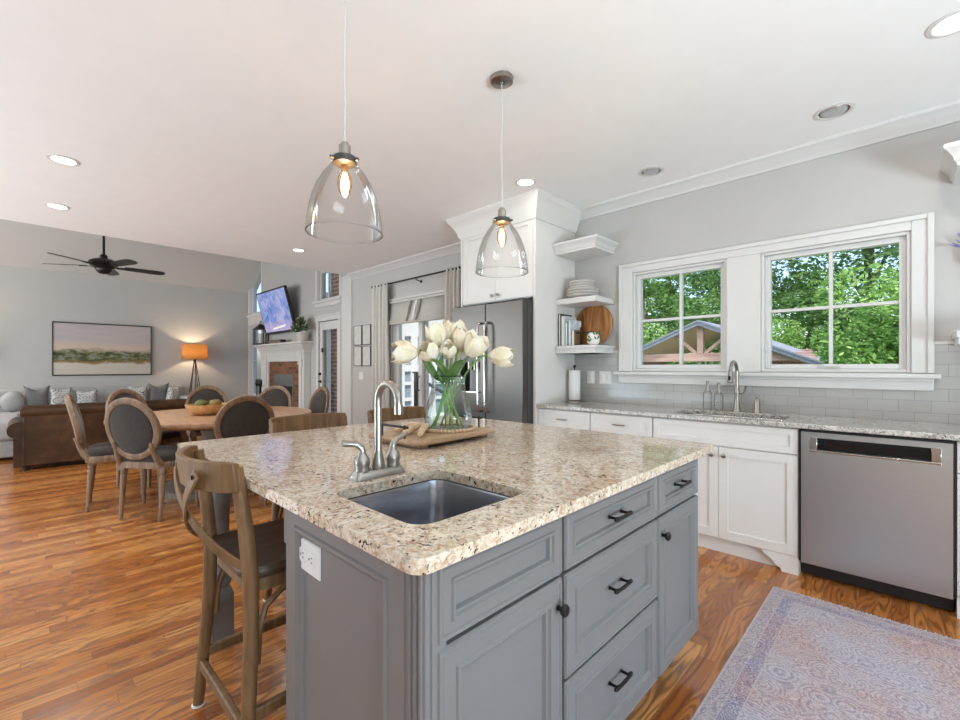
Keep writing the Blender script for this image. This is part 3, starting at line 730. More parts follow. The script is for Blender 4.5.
for z0, z1 in ((0.719,0.874),(0.437,0.709),(0.142,0.427)):
    d = ifront('drawer', a, b, z0, z1, IPs if z1 > 0.8 else IP); island_pull(d, (a+b)/2, (z0+z1)/2+ (0.0 if z1>0.8 else 0.01))
(a,b) = cols[2]
d = ifront('drawer', a, b, 0.719, 0.874, IPs); island_pull(d, (a+b)/2+0.01, 0.797)
d = ifront('door', a, b, 0.142, 0.709, IP); island_knob(d, a+0.026, 0.645)

# granite worktop with undermount sink cut-out
islo = rrect(-2.316, -0.606, 0.472, 2.093, 0.035, 6)
hole = rrect(-1.115, -0.735, 0.575, 0.955, 0.050, 8)
t = slab_with_hole('island_worktop', 'granite', islo, hole, 0.8855, 0.915, 0.007)
tag(t, 'speckled cream and brown granite worktop on the grey island', 'worktop')
def sink_bowl(name, x0, x1, y0, y1, ztop, depth, r, label, mat='sinksteel'):
    s = MB(); cx, cy = (x0+x1)/2, (y0+y1)/2
    def ring(inset, z): return [(x,y,z) for x,y in rrect(x0+inset,x1-inset,y0+inset,y1-inset,max(r-inset*0.4,0.02),8)]
    lp = [ring(-0.022, ztop), ring(0.0, ztop), ring(0.002, ztop-0.008), ring(0.010, ztop-depth*0.6), ring(0.016, ztop-depth*0.85), ring(0.026, ztop-depth*0.95), ring(0.048, ztop-depth), ring(min(x1-x0,y1-y0)*0.36, ztop-depth-0.004)]
    s.loft(lp, False, True)
    o = s.build(name, mat, solid=0.0015, ang=60); 
    dr_ = MB(); dr_.lathe([(0.042,0),(0.042,0.004),(0.034,0.005),(0.030,0.001),(0.006,0.001)], frame((cx,cy,ztop-depth-0.003),(0,0,1)), 20); dr_.build('drain', 'chrome', o)
    return tag(o, label, 'sink')
sink_bowl('prep_sink', -1.110, -0.740, 0.580, 0.950, 0.8845, 0.19, 0.050, 'square stainless undermount prep sink set in the island granite')

# turned leg under the overhanging corner
lx, ly, h = -2.264, 0.632, 0.046
m = MB(); m.lathe([(0.034,0.25),(0.044,0.262),(0.046,0.275),(0.037,0.287),(0.033,0.30),(0.042,0.312),(0.043,0.325),(0.034,0.337),(0.032,0.36),(0.041,0.60),(0.043,0.66),(0.035,0.70),(0.042,0.712),(0.042,0.722),(0.035,0.735)], Matrix.Translation((lx,ly,0)), 20); leg = m.build('leg', 'grey', isl, ang=50)
m = MB(); m.box(lx-h, lx+h, ly-h, ly+h, 0.0, 0.22)
sq = [(lx-h,ly-h),(lx+h,ly-h),(lx+h,ly+h),(lx-h,ly+h)]
m.loft([[(x,y,0.22) for x,y in sq], [((x-lx)*0.72+lx,(y-ly)*0.72+ly,0.255) for x,y in sq]])
m.build('foot_block', 'grey', leg, bev=0.003)
m = MB(); m.box(lx-h, lx+h, ly-h, ly+h, 0.73, 0.8845); m.build('top_block', 'grey', leg, bev=0.003)

# outlet on the end panel
ol = thing('wall_outlet', 'white duplex outlet plate on the grey end panel of the island', 'outlet', (-1.125, IY+0.014, 0.752))
m = MB(); m.panel(0.130, 0.084, [(0,0),(0,0.003),(0.003,0.006)], axes((-1.200, IY+0.0155, 0.709), (1,0,0), (0,0,1), (0,-1,0))); m.build('cover_plate', 'plastic', ol)
for cx in (-1.160, -1.110):
    m = MB(); m.lathe([(0.021,0),(0.021,0.003)], frame((cx, IY+0.010, 0.752),(0,-1,0)), 18); sk = m.build('socket', 'plastic', ol)
    s_ = MB()
    for dx, dz, w_, h_ in ((0.006,0.006,0.007,0.0025),(0.006,-0.006,0.007,0.0025),(-0.008,0,0.005,0.005)): s_.box(cx+dx-w_/2, cx+dx+w_/2, IY+0.0062, IY+0.0075, 0.752+dz-h_/2, 0.752+dz+h_/2)
    s_.build('slot', 'socket', sk, smooth=False)

# prep faucet
fx, fy = -1.178, 0.765
fa = thing('prep_faucet', 'brushed nickel gooseneck bar faucet with two levers beside the prep sink', 'faucet', (fx, fy, 0.915))
m = MB()
def ring(hx, hy, z, r=0.012): return [(x,y,z) for x,y in rrect(fx-hx,fx+hx,fy-hy,fy+hy,r,4)]
m.loft([ring(0.029,0.088,0.9152), ring(0.029,0.088,0.921), ring(0.024,0.082,0.930), ring(0.021,0.078,0.939)]); m.build('base_plate', 'nickel', fa, ang=50)
m = MB()
m.lathe([(0.021,0.936),(0.021,0.95),(0.0165,0.975),(0.0145,0.99)], Matrix.Translation((fx,fy,0)), 18)
path = [(fx,fy,0.98),(fx,fy,1.06),(fx,fy,1.14)] + arc((fx+0.053,fy,1.147),0.053,PI,0.12,(1,0,0),(0,0,1),14) + [(fx+0.106,fy,1.135)]
m.tube(path, 0.0118, 14)
m.build('spout', 'nickel', fa)
m = MB(); m.cyl((fx+0.1065,fy,1.140),(fx+0.1075,fy,1.112),0.0135, n=16); m.build('aerator', 'nickel', fa)
for s in (-1, 1):
    y = fy+s*0.055
    m = MB(); m.lathe([(0.023,0.936),(0.023,0.944),(0.021,0.950),(0.0245,0.963),(0.022,0.976),(0.015,0.985),(0.0115,0.994),(0.011,1.004)], Matrix.Translation((fx,y,0)), 16)
    m.tube([(fx,y,0.992),(fx,y+s*0.002,1.008),(fx-0.004,y+s*0.016,1.020),(fx-0.008,y+s*0.036,1.023),(fx-0.012,y+s*0.058,1.026 if s<0 else 1.036)], [0.011,0.0105,0.0095,0.0085,0.0105], 10)
    m.build('lever', 'nickel', fa)

# ================================================================ WALL OF KITCHEN CABINETS
CY = 3.235    # cabinet faces
SH = [(0,0),(0,0.0175),(0.0015,0.019),(0.056,0.019),(0.0575,0.010)]
SHs = [(0,0),(0,0.0175),(0.0015,0.019),(0.040,0.019),(0.0415,0.010)]
def kfront(name, parent, x0, x1, z0, z1, prof, y=CY):
    p = MB(); p.panel(x1-x0, z1-z0, prof, axes((x0, y+0.019, z0), (1,0,0), (0,0,1), (0,-1,0))); return p.build(name, 'cab', parent, smooth=False)
def bar_pull(parent, x, z, y=CY, w=0.10):
    p = MB(); yb = y-0.028
    for s in (-1,1): p.cyl((x+s*w*0.4,y+0.001,z),(x+s*w*0.4,yb,z),0.004,n=8)
    p.tube([(x-w/2,yb,z),(x-w/2*0.9,yb,z),(x+w/2*0.9,yb,z),(x+w/2,yb,z)],[0.003,0.0055,0.0055,0.003],8); p.build('pull', 'nickel', parent)
def kknob(parent, x, z, y=CY):
    p = MB(); p.lathe([(0.007,-0.001),(0.005,0.008),(0.006,0.014),(0.0155,0.019),(0.016,0.024),(0.010,0.028)], frame((x,y,z),(0,-1,0)), 14); p.build('knob', 'nickel', parent)
def base_cab(name, x0, x1, label):
    c = thing(name, label, 'cabinet', ((x0+x1)/2, 3.54, 0))
    p = MB(); p.box(x0+0.001,x0+0.019,CY+0.020,WY-0.01,0.105,0.884); p.box(x1-0.019,x1-0.001,CY+0.020,WY-0.01,0.105,0.884); p.box(x0+0.019,x1-0.019,WY-0.02,WY-0.01,0.105,0.884); p.box(x0+0.019,x1-0.019,CY+0.020,WY-0.02,0.105,0.125); p.box(x0+0.019,x1-0.019,CY+0.020,CY+0.038,0.125,0.884); p.build('carcass', 'cab', c)
    p = MB(); p.box(x0+0.001, x1-0.001, CY+0.055, WY-0.01, 0.0, 0.104); p.build('toe_kick', 'cab', c)
    return c
for x0, x1, lab in ((-2.402,-1.880,'white base cabinet with one drawer, nearest the fridge panel'), (-1.878,-1.362,'white base cabinet with one drawer, between sink cabinet and the fridge-side cabinet')):
    c = base_cab('drawer_cabinet', x0, x1, lab)
    d = kfront('drawer', c, x0+0.004, x1-0.004, 0.725, 0.876, SHs); bar_pull(d, (x0+x1)/2, 0.80)
    d = kfront('door', c, x0+0.004, x1-0.004, 0.110, 0.717, SH); kknob(d, x1-0.035, 0.66)
c = base_cab('sink_cabinet', -1.360, -0.476, 'white double-door base cabinet under the window sink, with curved feet')
kfront('false_drawer_front', c, -1.356, -0.480, 0.725, 0.876, SHs)
for x0, x1, kx in ((-1.356,-0.9195,-0.955),(-0.9165,-0.480,-0.880)):
    d = kfront('door', c, x0, x1, 0.110, 0.717, SH); kknob(d, kx, 0.665)
def foot(parent, x, s):
    pl = [(x, 0), (x+s*0.085, 0), (x+s*0.093, 0.02)] + [(x+s*(0.093+0.012+0.075*t), 0.02+0.062*math.sin(t*PI/2)) for t in (0.15,0.3,0.5,0.7,0.85,1.0)] + [(x+s*0.19, 0.108), (x, 0.108)]
    p = MB(); p.loft([[(a,CY+0.002,b) for a,b in pl],[(a,CY+0.053,b) for a,b in pl]]); p.build('bracket_foot', 'cab', parent, ang=30)
foot(c, -0.478, -1); foot(c, -1.358, 1)
c = base_cab('drawer_cabinet', 0.1685, 1.0, 'white base cabinet cut off by the right edge, right of the dishwasher')
d = kfront('drawer', c, 0.1695, 0.996, 0.725, 0.876, SHs); bar_pull(d, 0.6, 0.80)
for x0, x1, kx in ((0.1695,0.585,0.55),(0.589,0.996,0.625)):
    d = kfront('door', c, x0, x1, 0.110, 0.717, SH); kknob(d, kx, 0.665)
foot(c, 0.1700, 1)

# dishwasher
dw = thing('dishwasher', 'stainless steel dishwasher with black pocket handle below the counter', 'dishwasher', (-0.153, 3.5, 0))
m = MB(); m.box(-0.466, 0.160, 3.262, 3.83, 0.10, 0.868); m.build('tub', 'blackplastic', dw)
D0, D1, DZ0, DZ1 = -0.462, 0.156, 0.096, 0.868
m = MB(); yb = 3.262; yf = 3.213
hx0, hx1, hz0, hz1 = -0.418, 0.112, 0.765, 0.838
wall_cells(m, 'X', yf, yb, D0, D1, DZ0, DZ1, [(hx0,hx1,hz0,hz1)])
dd = m.build('door', 'steel', dw, smooth=False)
m = MB(); m.box(hx0, hx1, yb-0.004, yb, hz0, hz1); m.box(hx0, hx1, yf+0.012, yb-0.004, hz1-0.018, hz1); m.build('pocket', 'blackglass', dd, smooth=False)
m = MB()
m.box(hx0-0.004, hx1+0.004, yf-0.005, yf+0.006, hz0-0.010, hz0+0.002)
for xa, xb in ((hx0-0.004, hx0+0.032),(hx1-0.032, hx1+0.004)): m.box(xa, xb, yf-0.003, yf+0.020, hz0, hz1+0.004)
m.build('handle_trim', 'chrome', dd, bev=0.002)
m = MB(); m.box(-0.466, 0.160, 3.285, 3.31, 0.012, 0.094); m.build('kick_plate', 'blackplastic', dw)
for x in (-0.43,0.12):
    for y in (3.33,3.78):
        m = MB(); m.cyl((x,y,0),(x,y,0.1),0.016,n=10); m.build('foot', 'blackplastic', dw)
m = MB(); m.box(-0.473,-0.4645,3.225,3.262,0.10,0.876); m.box(0.159,0.1665,3.225,3.262,0.10,0.876); m.box(-0.473,0.168,3.225,3.262,0.869,0.878); m.build('gasket', 'blackplastic', dw, smooth=False)

# worktop on the window wall
ko = [(x,y) for x,y in ((-2.404,3.205),(1.55,3.205),(1.55,3.846),(-2.404,3.846))]
kh = rrect(-1.262, -0.575, 3.315, 3.685, 0.09, 8)
t = slab_with_hole('kitchen_worktop', 'granite2', ko, kh, 0.8855, 0.915, 0.006)
tag(t, 'pale grey speckled granite worktop running under the windows', 'worktop')
sink_bowl('kitchen_sink', -1.255, -0.582, 3.322, 3.678, 0.8845, 0.20, 0.085, 'stainless undermount sink in the granite below the windows')

# kitchen faucet (pull-down)
fx, fy = -0.938, 3.765
fa = thing('kitchen_faucet', 'tall nickel pull-down faucet standing behind the window sink', 'faucet', (fx,fy,0.915))
m = MB(); m.lathe([(0.031,0.915),(0.031,0.922),(0.026,0.930),(0.022,0.945),(0.019,0.99),(0.0165,1.03),(0.0195,1.05),(0.021,1.06),(0.017,1.07),(0.0145,1.10)], Matrix.Translation((fx,fy,0)), 18); m.build('body', 'nickel', fa)
m = MB(); m.tube([(fx,fy,1.09),(fx,fy,1.16),(fx,fy,1.20)] + arc((fx,fy-0.085,1.205),0.085,0,PI*0.93,(0,1,0),(0,0,1),16), 0.0125, 14); m.build('spout', 'nickel', fa)
m = MB(); m.lathe([(0.013,0),(0.0165,0.012),(0.019,0.07),(0.021,0.085),(0.017,0.09)], frame((fx,fy-0.168,1.222),(0,-0.12,-1)), 16); sh = m.build('spray_head', 'nickel', fa)
m = MB(); m.box(fx-0.008,fx+0.008,fy-0.202,fy-0.188,1.155,1.185); m.build('spray_button', 'black', sh, bev=0.003)
m = MB(); m.tube([(fx+0.015,fy,1.055),(fx+0.04,fy-0.005,1.06),(fx+0.055,fy-0.01,1.075),(fx+0.062,fy-0.015,1.11)], [0.010,0.008,0.0065,0.0075], 10); m.build('lever', 'nickel', fa)

dp = thing('soap_dispenser', 'short nickel deck dispenser right of the window faucet', 'soap dispenser', (-0.805,3.765,0.915))
m = MB(); m.lathe([(0.024,0.915),(0.024,0.922),(0.0205,0.93),(0.0205,0.985),(0.018,1.0),(0.012,1.01)], Matrix.Translation((-0.805,3.765,0)), 16); m.build('body', 'nickel', dp)
m = MB(); m.lathe([(0.006,1.005),(0.006,1.018),(0.013,1.022),(0.015,1.034),(0.010,1.046)], Matrix.Translation((-0.805,3.765,0)), 14); m.tube([(-0.805,3.765,1.036),(-0.805,3.73,1.034)],0.005,8); m.build('pump', 'nickel', dp)
for x, lab in ((-1.145,'clear glass soap bottle with nickel pump, left of the pair by the faucet'),(-1.066,'clear glass soap bottle with nickel pump, nearer the window faucet')):
    s = thing('soap_bottle', lab, 'soap bottle', (x,3.765,0.915), 'glass soap bottles by the window sink')
    zz = 0.0 if x < -1.1 else -0.012
    m = MB(); m.lathe([(0.030,0.9155),(0.034,0.920),(0.034,1.03+zz),(0.030,1.052+zz),(0.014,1.066+zz),(0.014,1.078+zz)], Matrix.Translation((x,3.765,0)), 18, True, False); m.build('bottle', 'shadeglass', s)
    m = MB(); m.lathe([(0.0165,1.066+zz),(0.0165,1.084+zz),(0.006,1.088+zz),(0.006,1.115+zz),(0.012,1.118+zz),(0.013,1.135+zz),(0.008,1.143+zz)], Matrix.Translation((x,3.765,0)), 14); m.tube([(x,3.765,1.128+zz),(x+0.004,3.73,1.128+zz),(x+0.005,3.722,1.118+zz)],0.005,8); m.build('pump', 'nickel', s)

# paper towel stand
px_, py_ = -2.315, 3.70
p = thing('paper_towel_holder', 'white paper towel roll on a nickel stand in the worktop corner', 'paper towel', (px_,py_,0.915))
m = MB(); m.lathe([(0.078,0.915),(0.078,0.923),(0.070,0.929)], Matrix.Translation((px_,py_,0)), 24); m.build('base', 'nickel', p)
m = MB(); m.cyl((px_,py_,0.925),(px_,py_,1.245),0.006,n=10); m.lathe([(0.006,1.238),(0.014,1.25),(0.014,1.262),(0.005,1.27)], Matrix.Translation((px_,py_,0)), 14); m.build('post', 'bronze', p)
m = MB(); m.lathe([(0.053,0.935),(0.055,0.938),(0.055,1.215),(0.053,1.218)], Matrix.Translation((px_,py_,0)), 26); m.lathe([(0.020,1.2181),(0.020,1.2185)], Matrix.Translation((px_,py_,0)), 16); m.build('paper_roll', 'paper', p)

# backsplash outlets
for x0, x1, nm, lab in ((-2.262,-2.185,1,'single white outlet plate on the tiles, nearest the fridge panel'),(-2.13,-2.005,2,'double white switch plate on the tiles, just left of the window sill')):
    s = thing('wall_outlet', lab, 'outlet', ((x0+x1)/2, WY-0.0095, 1.15))
    m = MB(); m.panel(x1-x0, 0.12, [(0,0),(0,0.003),(0.003,0.006)], axes((x0,WY-0.0095,1.09),(1,0,0),(0,0,1),(0,-1,0))); m.build('cover_plate', 'plastic', s)
    for k in range(nm):
        cx = x0 + (x1-x0)*(k+0.5)/nm
        m = MB(); m.panel(0.034, 0.068, [(0,0),(0,0.003),(0.002,0.0045)], axes((cx-0.017,WY-0.0150,1.116),(1,0,0),(0,0,1),(0,-1,0))); m.build('rocker', 'plastic', s)

# ---- fridge surround and fridge
fc = thing('fridge_cabinet', 'tall white cabinet boxing in the fridge, with two upper doors and crown', 'cabinet', (-2.89,3.53,0))
m = MB(); m.box(-2.432,-2.407,3.20,WY-0.001,0,2.64); m.box(-2.407,-2.405,3.20,3.25,0,2.64); m.build('side_panel', 'cab', fc, bev=0.001)
m = MB(); m.box(-3.375,-3.350,3.20,WY-0.001,0,2.64); m.build('side_panel', 'cab', fc, bev=0.001)
m = MB(); m.box(-3.35,-2.432,3.222,WY-0.002,1.885,2.64); m.build('carcass', 'cab', fc)
for x0,x1,kx in ((-3.345,-2.8935,-2.93),(-2.8905,-2.437,-2.855)):
    d = kfront('door', fc, x0, x1, 1.892, 2.60, SH, 3.203); kknob(d, kx, 1.945, 3.203)
cp = [(0.0,2.585),(0.010,2.585),(0.012,2.600),(0.022,2.610),(0.026,2.640),(0.034,2.648),(0.040,2.668),(0.062,2.705),(0.088,2.742),(0.100,2.752),(0.104,2.765),(0.110,2.770),(0.110,CE-0.001),(0.0,CE-0.001)]
m = MB(); loops = []
for d_, z in cp: loops.append([(-3.376-d_, WY-0.002, z), (-3.376-d_, 3.199-d_, z), (-2.404+d_, 3.199-d_, z), (-2.404+d_, WY-0.002, z)])
m.loft(loops, True, True, True); m.build('crown', 'cab', fc, ang=40)

rf = thing('refrigerator', 'stainless french-door refrigerator with ice dispenser in a white surround', 'refrigerator', (-2.90,3.45,0))
m = MB(); m.box(-3.347,-2.437,3.135,3.83,0.03,1.84); m.build('body', 'darkgrey', rf, bev=0.004)
def fdoor(x0,x1,z0,z1,hole=None):
    p = MB()
    if hole: wall_cells(p, 'X', 3.060, 3.132, x0, x1, z0, z1, [hole])
    else: p.box(x0,x1,3.060,3.132,z0,z1)
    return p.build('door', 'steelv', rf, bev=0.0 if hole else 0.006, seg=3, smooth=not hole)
disp = (-3.235,-2.950,1.00,1.47)
dl = fdoor(-3.350,-2.896,0.74,1.845,disp); dr2 = fdoor(-2.888,-2.440,0.74,1.845)
p = MB(); p.box(disp[0],disp[1],3.128,3.134,disp[2],disp[3]); p.box(disp[0],disp[1],3.064,3.128,1.30,disp[3]); ds = p.build('dispenser', 'blackglass', dl, smooth=False)
p = MB(); p.box(-3.21,-2.975,3.056,3.065,1.315,1.455); p.build('control_panel', 'blackglass', dl, bev=0.002)
p = MB(); p.cyl((-3.15,3.10,1.30),(-3.15,3.10,1.22),0.012,n=10); p.cyl((-3.07,3.10,1.30),(-3.07,3.10,1.22),0.012,n=10); p.box(-3.225,-2.995,3.07,3.125,disp[2],disp[2]+0.01); p.build('spouts', 'chrome', dl)
for x, par in ((-2.935,dl),(-2.845,dr2)):
    p = MB(); p.tube([(x,3.06,0.83),(x,3.02,0.83),(x,3.003,0.85),(x,2.998,0.90),(x,2.998,1.60),(x,3.003,1.645),(x,3.02,1.665),(x,3.06,1.665)], 0.0125, 12); p.build('handle', 'chrome', par)
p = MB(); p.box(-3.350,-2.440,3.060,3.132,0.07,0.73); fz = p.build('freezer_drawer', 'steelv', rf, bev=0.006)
p = MB(); p.tube([(-3.25,3.06,0.67),(-3.25,3.01,0.67),(-3.2,3.0,0.67),(-2.6,3.0,0.67),(-2.55,3.01,0.67),(-2.55,3.06,0.67)], 0.0125, 12); p.build('handle', 'chrome', fz)
for x in (-2.50,-3.345):
    p = MB(); p.box(x,x+0.055,3.075,3.20,1.841,1.862); p.build('hinge_cover', 'darkgrey', rf, bev=0.004)
p = MB(); p.box(-3.34,-2.44,3.15,3.80,0.0,0.03); p.build('base_grille', 'blackplastic', rf)

# ---- floating shelves
def plain_shelf(x0, x1, z0, z1, label, group=None, lip=False):
    p = MB(); p.box(x0,x1,3.515,WY-0.001,z0,z1)
    if lip: p.box(x0,x1+0.012,3.503,WY-0.001,z1-0.026,z1+0.001); p.box(x0,x1+0.006,3.509,WY-0.001,z0,z0+0.02)
    o = p.build('floating_shelf', 'trim', bev=0.004, seg=3); return tag(o, label, 'shelf', group)
def crown_shelf(x0, x1, z0, z1, label, left=False):
    p = MB(); loops = []; H = z1-z0
    for d_, t in ((0.0,0.0),(0.004,0.18),(0.012,0.24),(0.016,0.42),(0.034,0.66),(0.048,0.78),(0.052,0.82),(0.052,1.0)):
        l_ = d_ if left else 0
        r_ = 0 if left else d_
        loops.append([(x0-l_,WY-0.001,z0+H*t),(x0-l_,3.51-d_,z0+H*t),(x1+r_,3.51-d_,z0+H*t),(x1+r_,WY-0.001,z0+H*t)])
    p.loft(loops); o = p.build('floating_shelf', 'trim', ang=35); return tag(o, label, 'shelf')
crown_shelf(-2.403,-1.99,2.305,2.40,'empty white crown-moulded shelf, topmost beside the fridge cabinet')
plain_shelf(-2.403,-1.985,1.835,1.885,'plain white shelf carrying the stacked plates')
plain_shelf(-2.403,-1.99,1.375,1.447,'lowest white shelf with cutting board and books', lip=True)
crown_shelf(0.185,0.62,2.335,2.45,'white crown-moulded shelf end at the upper right edge of the photo', True)
p = MB(); p.box(0.19,0.62,3.515,WY-0.001,1.375,1.425); p.box(0.182,0.62,3.503,WY-0.001,1.412,1.447); p.build('x','trim').name='floating_shelf.004'
o = bpy.data.objects['floating_shelf.004']; tag(o,'low white shelf end right of the windows, just above the tiles','shelf')

# lavender in a wall-hung white holder
lv = thing('lavender_bunch', 'bunch of dried lavender in a white wall holder right of the window', 'dried flowers', (0.265,3.82,1.88))
p = MB(); p.lathe([(0.012,1.80),(0.030,1.83),(0.042,1.88),(0.045,1.91)], Matrix.Translation((0.285,3.808,0)), 16, True, False); p.build('holder', 'white', lv, solid=0.003)
M['lav'] = plain('lavender_bloom', (0.24,0.22,0.40), 0.8, vary=0.3, vscale=60)
M['twig'] = plain('dry_stem', (0.26,0.24,0.17), 0.8)
rn = random.Random(3); ps = MB(); pb = MB()
for k in range(26):
    a = rn.uniform(-1.1,1.1); l_ = rn.uniform(0.12,0.20); yy = rn.uniform(-0.05,0.015)
    b_ = Vector((0.285,3.81,1.90)); e_ = b_+Vector((math.sin(a)*l_*0.75, yy, math.cos(a)*l_*0.8))
    ps.cyl(b_, e_, 0.0013, n=5); pb.tube([e_-(e_-b_)*0.38, e_-(e_-b_)*0.2, e_], [0.003,0.0055,0.0015], 6)
for k in range(7):
    a = rn.uniform(-0.9,0.9); b_ = Vector((0.28,3.80,1.81)); ps.cyl(b_, b_+Vector((math.sin(a)*0.05-0.02, 0, -0.05*math.cos(a))), 0.0014, n=5)
ps.build('stems', 'twig', lv); pb.build('blooms', 'lav', lv)

# plates
def plate(name,r_,z,lab,grp,cx):
    p = MB(); p.lathe([(r_*0.50,z),(r_*0.56,z),(r_*0.58,z+0.018),(r_*0.80,z+0.024),(r_*0.98,z+0.033),(r_,z+0.035),(r_,z+0.039),(r_*0.97,z+0.039),(r_*0.78,z+0.030),(r_*0.5,z+0.0255),(r_*0.05,z+0.0255)], Matrix.Translation((cx,3.685,0)), 36)
    tag(p.build(name, 'plate', ang=30), lab, 'plate', grp)
for k in range(3): plate('dinner_plate',0.150,1.8855+k*0.0258,'large pale stoneware plate in the lower half of the stack on the middle shelf','large plates stacked on the middle shelf',-2.215)
for k in range(3): plate('side_plate',0.120,1.8855+3*0.0258+k*0.0258,'smaller pale plate in the upper half of the stack on the middle shelf','small plates stacked on the middle shelf',-2.228)
# round board leaning on the wall
bm_ = MB(); bm_.lathe([(0.198,0),(0.203,0.005),(0.203,0.017),(0.198,0.022)], frame((-2.19,3.842,1.651),(0,-1,0.12)), 40)
tag(bm_.build('cutting_board', 'boardwood', ang=40), 'round end-grain wooden board leaning on the wall on the lowest shelf', 'cutting board')
# books
bk = [(-2.392,0.020,0.305,0.20,(0.03,0.03,0.035),'thin black-spined book leftmost on the lowest shelf'),
      (-2.368,0.030,0.285,0.21,(0.62,0.66,0.66),'white cookbook second from the left on the lowest shelf'),
      (-2.335,0.024,0.225,0.17,(0.20,0.26,0.33),'blue-grey book third from the left on the lowest shelf'),
      (-2.305,0.020,0.245,0.19,(0.60,0.68,0.73),'pale blue flowered book fourth from the left on the lowest shelf'),
      (-2.280,0.028,0.150,0.13,(0.24,0.17,0.09),'short brown book at the right end of the row on the lowest shelf')]
for k,(x,w_,h_,d_,c_,lab) in enumerate(bk):
    bo = thing('book', lab, 'book', (x,3.70,1.448), 'books on the lowest shelf')
    mm_ = plain('book_cover_%d'%k, c_, 0.5, vary=0.35 if k in (3,4) else 0.05, vscale=22)
    y0 = 3.545+ k*0.012
    p = MB(); z0 = 1.4485
    p.box(x,x+0.002,y0,y0+d_,z0,z0+h_); p.box(x+w_-0.002,x+w_,y0,y0+d_,z0,z0+h_); p.box(x,x+w_,y0+d_-0.002,y0+d_,z0,z0+h_); p.build('cover', mm_, bo, smooth=False)
    p = MB(); p.box(x+0.0022,x+w_-0.0022,y0+0.004,y0+d_-0.003,z0+0.003,z0+h_-0.004); p.build('pages', 'paper', bo, smooth=False)
# little dark stand and bottle in front of the board
st = thing('wire_stand', 'dark metal cross-shaped stand in front of the round board', 'ornament', (-2.20,3.63,1.448))
p = MB(); p.lathe([(0.030,1.4485),(0.030,1.454),(0.007,1.46),(0.007,1.62)], Matrix.Translation((-2.205,3.63,0)), 14); p.tube([(-2.30,3.63,1.565),(-2.205,3.628,1.572),(-2.08,3.63,1.570)],0.006,8); p.build('stand','bronze',st)
# white pot with green sprigs
pt = thing('small_pot', 'small white pot with green leaves painted round it on the lowest shelf', 'pot', (-2.055,3.60,1.448))
p = MB(); p.lathe([(0.028,1.4485),(0.050,1.465),(0.060,1.50),(0.055,1.535),(0.043,1.552),(0.046,1.560),(0.040,1.558),(0.036,1.54),(0.02,1.46)], Matrix.Translation((-2.055,3.60,0)), 22); p.build('body','white',pt)
p = MB(); rn = random.Random(5)
for k in range(26):
    a = rn.uniform(0,2*PI); zz = rn.uniform(1.485,1.57); r_ = 0.062 if zz<1.53 else 0.05
    c_ = Vector((-2.055+math.cos(a)*r_,3.60+math.sin(a)*r_,zz)); t_ = Vector((-math.sin(a)*rn.choice((-1,1)),math.cos(a)*0.3,0.9)).normalized()
    n_ = Vector((math.cos(a),math.sin(a),0.2)); s_ = t_.cross(n_).normalized()
    p.loft([[c_-t_*0.02+s_*0.001+n_*0.001,c_-t_*0.02-s_*0.001+n_*0.001,c_-t_*0.02-s_*0.001,c_-t_*0.02+s_*0.001],[c_+s_*0.008+n_*0.004,c_-s_*0.008+n_*0.004,c_-s_*0.008+n_*0.002,c_+s_*0.008+n_*0.002],[c_+t_*0.02+s_*0.001+n_*0.004,c_+t_*0.02-s_*0.001+n_*0.004,c_+t_*0.02-s_*0.001+n_*0.003,c_+t_*0.02+s_*0.001+n_*0.003]])
p.build('leaves','leaf',pt)

# ================================================================ RUG
RW, RL = 0.85, 2.49
rug_m = mat_rug(RW, RL)
rg = thing('runner_rug', 'faded mauve and rose oriental runner with fringed end on the oak floor', 'rug', (-0.130, 1.715, 0))
p = MB(); p.box(-0.130-RW/2, -0.130+RW/2, 1.715-RL/2, 1.715+RL/2, 0.0005, 0.0085); o = p.build('pile', rug_m, rg, bev=0.003)
p = MB(); rn = random.Random(9)
for k in range(150):
    x = -0.130-RW/2+0.003 + (RW-0.006)*k/149; l_ = rn.uniform(0.010,0.026); dx = rn.uniform(-0.006,0.006)
    p.tube([(x,1.715+RL/2-0.004,0.006),(x+dx*0.5,1.715+RL/2+l_*0.6,0.0035),(x+dx,1.715+RL/2+l_,0.0028)],[0.0021,0.0024,0.0019],5)
M['fringe'] = plain('ecru_fringe', (0.62,0.57,0.53), 1.0)
p.build('fringe', 'fringe', rg)

